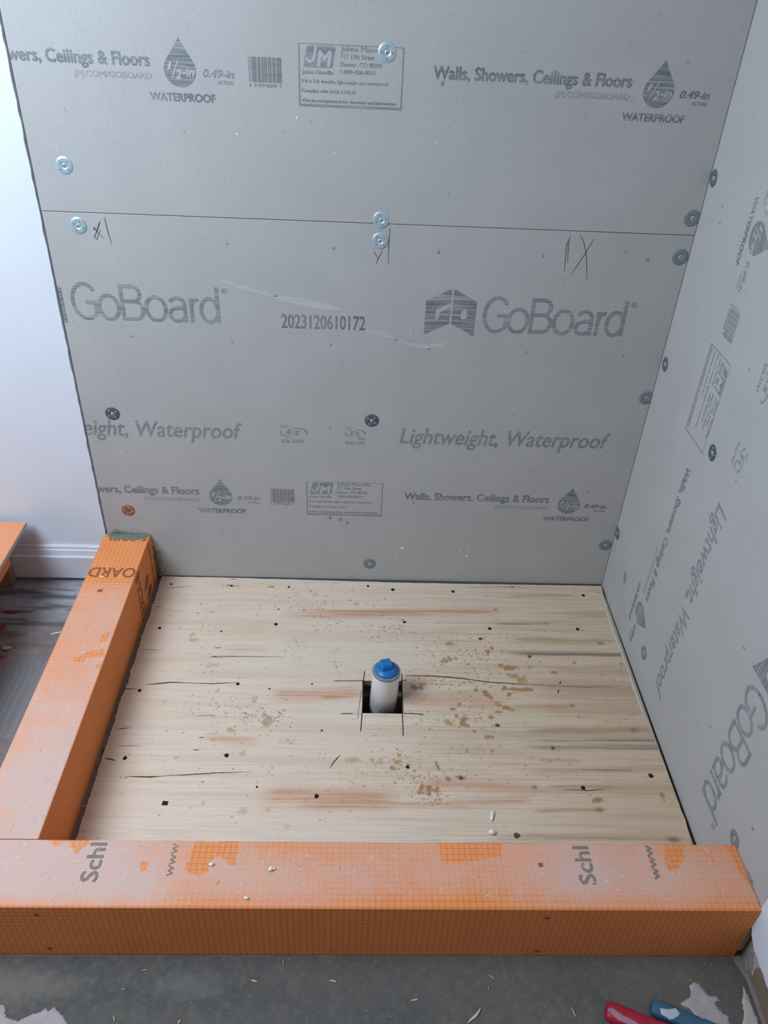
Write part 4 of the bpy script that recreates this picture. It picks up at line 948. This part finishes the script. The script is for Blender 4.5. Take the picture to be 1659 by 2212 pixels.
bmesh.ops.transform(curb_, matrix=Matrix.Translation((0, pt.y - rp - .0008, c0.z)) @ Matrix(((1, 0, 0, 0), (0, 0, -1, 0), (0, 1, 0, 0), (0, 0, 0, 1))), verts=curb_.verts); mesh_obj('printed_mark', curb_, M['pencil'], pipe)

# ---------------------------------------------------------------- off-cuts at the left edge
def flat_dust(o, val):
    at = o.data.attributes.new('dust', 'FLOAT', 'POINT'); at.data.foreach_set('value', np.full(len(o.data.vertices), val, dtype=np.float32))
pn = thing('foam_panel_offcut', (-1.60, -.30, .183), 'thin orange gridded foam panel offcut lying on blocks at the left', 'panel offcut')
bm = bmesh.new(); box(bm, (-1.80, -.60, .1832), (-1.4718, -.0175, .1936), .0008); o = mesh_obj('foam_core', bm, M['core'], pn); o['label'] = 'pale grey foam edge'
bm = bmesh.new(); box(bm, (-1.7995, -.5995, .1936), (-1.4723, -.018, .1946), .0004); o = mesh_obj('orange_facing', bm, M['kerdi'], pn); flat_dust(o, .28)
bm = bmesh.new(); box(bm, (-1.80, -.60, .118), (-1.500, -.088, .183), .003, 3); o = mesh_obj('foam_block_offcut', bm, M['kerdi'], origin=(-1.65, -.34, .118)); flat_dust(o, 0.02); tag(o, 'thick orange foam offcut under the thin orange panel', 'foam block')
bm = bmesh.new(); box(bm, (-1.80, -.040, 0.0005), (-1.537, -.0185, .183), .002); o = mesh_obj('lumber_block', bm, M['wood'], origin=(-1.67, -.03, 0)); tag(o, 'dark brown lumber block on the floor under the orange panel at the left', 'lumber')
bm = bmesh.new(); box(bm, (-1.80, -.50, 0.0005), (-1.66, -.40, .118), .002); o = mesh_obj('lumber_block', bm, M['wood'], origin=(-1.73, -.45, 0)); tag(o, 'brown lumber block holding up the front of the thick orange offcut', 'lumber')

# ---------------------------------------------------------------- crumbs, flakes, splinters
def lump(name, loc, size, mat, seed, label, cat, group=None, stretch=(1, 1, .6), rz=0):
    bm = bmesh.new(); bmesh.ops.create_icosphere(bm, subdivisions=2, radius=1)
    for v in bm.verts:
        k = 1 + .45 * mnoise.noise(v.co * 1.3 + Vector((seed, 0, 0))); v.co = Vector((v.co.x * stretch[0], v.co.y * stretch[1], v.co.z * stretch[2])) * k * size
    zmin = min(v.co.z for v in bm.verts); bmesh.ops.translate(bm, vec=(0, 0, -zmin), verts=bm.verts)
    bmesh.ops.rotate(bm, cent=(0, 0, 0), matrix=Matrix.Rotation(rz, 3, 'Z'), verts=bm.verts)
    o = mesh_obj(name, bm, mat); o.location = loc; return tag(o, label, cat, group)
PZ = PLY + .0006
lump('white_crumb', H(1062, 1800, 2, PZ), .0052, M['chip'], 2, 'white crumb on the plywood nearest the front curb', 'crumb', None, (1.15, 1, .9))
lump('white_crumb', H(1063, 1762, 2, PZ), .0050, M['chip'], 6, 'elongated white shred on the plywood behind the other white crumb', 'crumb', None, (.75, 2.3, .5), -.25)
for i, (u, v, s, l) in enumerate(((457, 1868, .0034, 'white crumb at the edge of the clean orange patch on the front curb'), (585, 1879, .0038, 'larger white crumb of a pair on the front curb right of the clean patch'), (592, 1877, .0022, 'smaller white crumb of a pair on the front curb right of the clean patch'), (532, 1941, .0030, 'white crumb on the front curb near its front edge'))):
    lump('white_crumb', H(u, v, 2, ZT), s, M['chip'], i + 11, l, 'crumb', None, (1.2, .9, .7), i)
lump('pale_chip', H(15, 1402, 2, .0005), .010, M['greychip'], 21, 'pale plaster chip on the floor left of the left curb', 'chip', None, (1.2, .6, .3), .3)
lump('red_flake', H(4, 1420, 2, .0005), .006, M['redchip'], 23, 'red flake on the floor below the pale chip at the left edge', 'flake', None, (1, .9, .2), .3)
lump('red_flake', H(6, 1355, 2, .0005), .008, M['redchip'], 24, 'red flake on the floor above the pale chip at the left edge', 'flake', None, (1.3, .8, .2), .8)
lump('red_flake', H(25, 1322, 2, .0005), .009, M['redchip'], 25, 'dark red flake on the floor left of the left curb, farthest of the red flakes', 'flake', None, (1.5, .5, .2), -.3)
def sliver(name, p0, p1, wd, mat, label, cat='splinter', group=None, hgt=.0012):
    a, b = Vector(p0), Vector(p1); d = (b - a); L = d.length; d.normalize(); n = Vector((-d.y, d.x, 0)); bm = bmesh.new(); rings = []
    for i in range(7):
        t = i / 6; c = d * (L * (t - .5)) + n * (.04 * L * math.sin(t * 5)); w_ = wd * (.35 + math.sin(math.pi * t) * .65)
        rings.append([bm.verts.new(c + n * w_ / 2), bm.verts.new(c - n * w_ / 2), bm.verts.new(c - n * w_ / 4 + Vector((0, 0, hgt))), bm.verts.new(c + n * w_ / 4 + Vector((0, 0, hgt)))])
    for p_, q_ in zip(rings, rings[1:]):
        for k in range(4): bm.faces.new((p_[k], p_[(k + 1) % 4], q_[(k + 1) % 4], q_[k]))
    bm.faces.new(rings[0][::-1]); bm.faces.new(rings[-1]); bmesh.ops.recalc_face_normals(bm, faces=bm.faces)
    o = mesh_obj(name, bm, mat); o.location = (a + b) / 2; return tag(o, label, cat, group)
GS = 'straw splinters on the grey floor'
for u0, v0, u1, v1, w_, l in ((612, 2071, 612, 2086, .0016, 'upright straw splinter on the floor close to the front curb'), (1038, 2178, 1012, 2212, .0045, 'longest and widest straw splinter, leaning on the floor at the bottom right of centre'), (306, 2098, 318, 2094, .0018, 'pale splinter on the floor left of centre below the front curb'), (262, 2137, 271, 2137, .0016, 'short straw splinter lying level on the floor at the lower left'),
                              (542, 2118, 556, 2120, .003, 'wide short straw splinter on the floor left of the middle of the bottom edge'), (711, 2118, 727, 2120, .003, 'wide short straw splinter on the floor below the middle of the front curb'), (887, 2163, 903, 2158, .003, 'pale shred on the floor right of the middle'), (1234, 2178, 1244, 2196, .0016, 'thin pale splinter on the floor left of the red grip'), (244, 2195, 249, 2206, .002, 'small straw splinter at the bottom edge, lower left'), (389, 2203, 385, 2212, .003, 'straw splinter touching the bottom edge left of centre'),
                              (1055, 2107, 1069, 2114, .001, 'hair-thin splinter on the floor right of the middle'), (1054, 2132, 1057, 2140, .001, 'tiny splinter on the floor between the thin and the wide one')):
    sliver('wood_splinter', H(u0, v0, 2, .0034), H(u1, v1, 2, .0034), w_, M['straw'], l, group=GS)
for u0, v0, u1, v1, w_, l in ((1314, 1937, 1332, 1955, .0014, 'straw splinter on the front curb right of the printed letters'), (1053, 1950, 1058, 1957, .0012, 'short splinter near the front edge of the front curb, right of centre'), (732, 1869, 734, 1880, .0014, 'pale splinter on the front curb left of centre'), (755, 1863, 761, 1874, .0014, 'pale splinter right beside the one on the front curb left of centre'), (766, 1928, 772, 1938, .0014, 'pale splinter nearer the front edge of the front curb, left of centre'),
                              (467, 1911, 473, 1902, .0012, 'hair-like splinter on the front curb below the clean patch'), (214, 1245.5, 227, 1244.5, .0030, 'white sliver lying on the printed letters of the left curb')):
    sliver('wood_splinter', H(u0, v0, 2, ZT + .0002), H(u1, v1, 2, ZT + .0002), w_, M['chip'] if v0 < 1300 else M['straw'], l, hgt=.0007)
rs = random.Random(12); bm = bmesh.new()   # loose sawdust fibres on the curbs
for i in range(420):
    if rs.random() < .72: x, y = rs.uniform(-1.33, -.02), rs.uniform(CURB_F + .006, CURB_B - .003)
    else: x, y = rs.uniform(CL0 + .004, CL1 - .006), rs.uniform(-.82, -.19)
    a = rs.uniform(0, 6.28); L_ = rs.uniform(.0012, .0042); d = Vector((math.cos(a), math.sin(a), 0)) * L_; n = Vector((-math.sin(a), math.cos(a), 0)) * rs.uniform(.00025, .0005); c = Vector((x, y, CH + .0004))
    v0, v1, v2, v3 = [bm.verts.new(c + k) for k in (-d - n, -d + n, d + n, d - n)]; t_ = bm.verts.new(c + Vector((0, 0, .0007)))
    for q_ in ((v0, v1), (v1, v2), (v2, v3), (v3, v0)): bm.faces.new((q_[1], q_[0], t_))
o = mesh_obj('sawdust', bm, M['chip']); tag(o, 'scattered pale sawdust fibres on top of the orange curbs', 'sawdust', kind='stuff')
rs = random.Random(14); bm = bmesh.new()
for i in range(150):
    x, y = rs.uniform(-1.3, -.03), rs.uniform(-1.07, -.955); s_ = rs.uniform(.0004, .0011); bmesh.ops.create_icosphere(bm, subdivisions=1, radius=s_, matrix=Matrix.Translation((x, y, .0032)))
o = mesh_obj('plaster_grit', bm, M['greychip']); tag(o, 'fine pale grit scattered over the grey floor in front of the curb', 'grit', kind='stuff')
# white scrap by the left curb
o = sliver('string_scrap', H(108, 1371, 2, .0006), H(134, 1364, 2, .0006), .004, M['chip'], 'white scrap of fibre on the floor against the left curb', 'scrap')

# ---------------------------------------------------------------- tool grips at the bottom edge
def grip(name, pa, pb_, wd, hgt, mat, label, smear_mat, seed):
    a = Vector(pa); d = (Vector(pb_) - a); d.z = 0; d.normalize(); L_ = .17; w2 = wd / 2
    e = thing(name, (a + d * L_ / 2), label, 'tool grip'); ang = math.atan2(d.y, d.x)
    bm = bmesh.new(); n = 24; rings = []
    for i in range(30):
        t = i / 29; s_ = t * L_ - L_ / 2; k = 1.0 if t > .06 else .80 + .2 * math.sin(t / .06 * math.pi / 2)
        k *= 1 + .03 * math.sin(t * 16) - (.10 if .42 < t < .46 else 0)
        rings.append([bm.verts.new((s_, w2 * k * math.copysign(abs(math.cos(q_)) ** .6, math.cos(q_)), hgt / 2 + hgt / 2 * k * math.copysign(abs(math.sin(q_)) ** .7, math.sin(q_)))) for q_ in [2 * math.pi * j / n for j in range(n)]])
    for p_, q_ in zip(rings, rings[1:]):
        for k in range(n): bm.faces.new((p_[k], p_[(k + 1) % n], q_[(k + 1) % n], q_[k]))
    bm.faces.new(rings[0]); bm.faces.new(rings[-1]); bmesh.ops.recalc_face_normals(bm, faces=bm.faces)
    bmesh.ops.transform(bm, matrix=Matrix.Translation(e.location) @ Matrix.Rotation(ang, 4, 'Z'), verts=bm.verts)
    mesh_obj('grip_body', bm, mat, e, True)
    R_ = Matrix.Translation(e.location) @ Matrix.Rotation(ang, 4, 'Z')
    def surf(a_, b_, h): 
        c_ = max(-1, min(1, b_ / w2)); z = hgt / 2 + hgt / 2 * (max(0, 1 - abs(c_) ** (1 / .6 * 2)) ** .5) ** .7
        return R_ @ Vector((a_, b_, z + h + .0002))
    P = smear_mat[1]; o = relief('dried_smear', [(p_[0] - L_ / 2, p_[1]) for p_ in P], .0015, .0006, smear_mat[0], surf, e, edge=.003, seed=seed)
grip('tool_grip', H(1306, 2188, 2, .0035), H(1400, 2226, 2, .0035), .030, .020, M['red'], 'red rounded tool grip on the floor at the bottom edge', (M['smearpink'], [(.0, -.004), (.004, .002), (.03, -.002), (.06, -.006), (.06, -.012), (.02, -.013)]), 2)
grip('tool_grip', H(1403, 2180, 2, .0035), H(1503, 2222, 2, .0035), .026, .020, M['bluegrip'], 'blue rounded tool grip on the floor behind the red one, smeared with white', (M['smear'], [(.014, -.011), (.012, -.002), (.026, .003), (.036, .008), (.045, .002), (.038, -.006), (.03, -.012)]), 3)
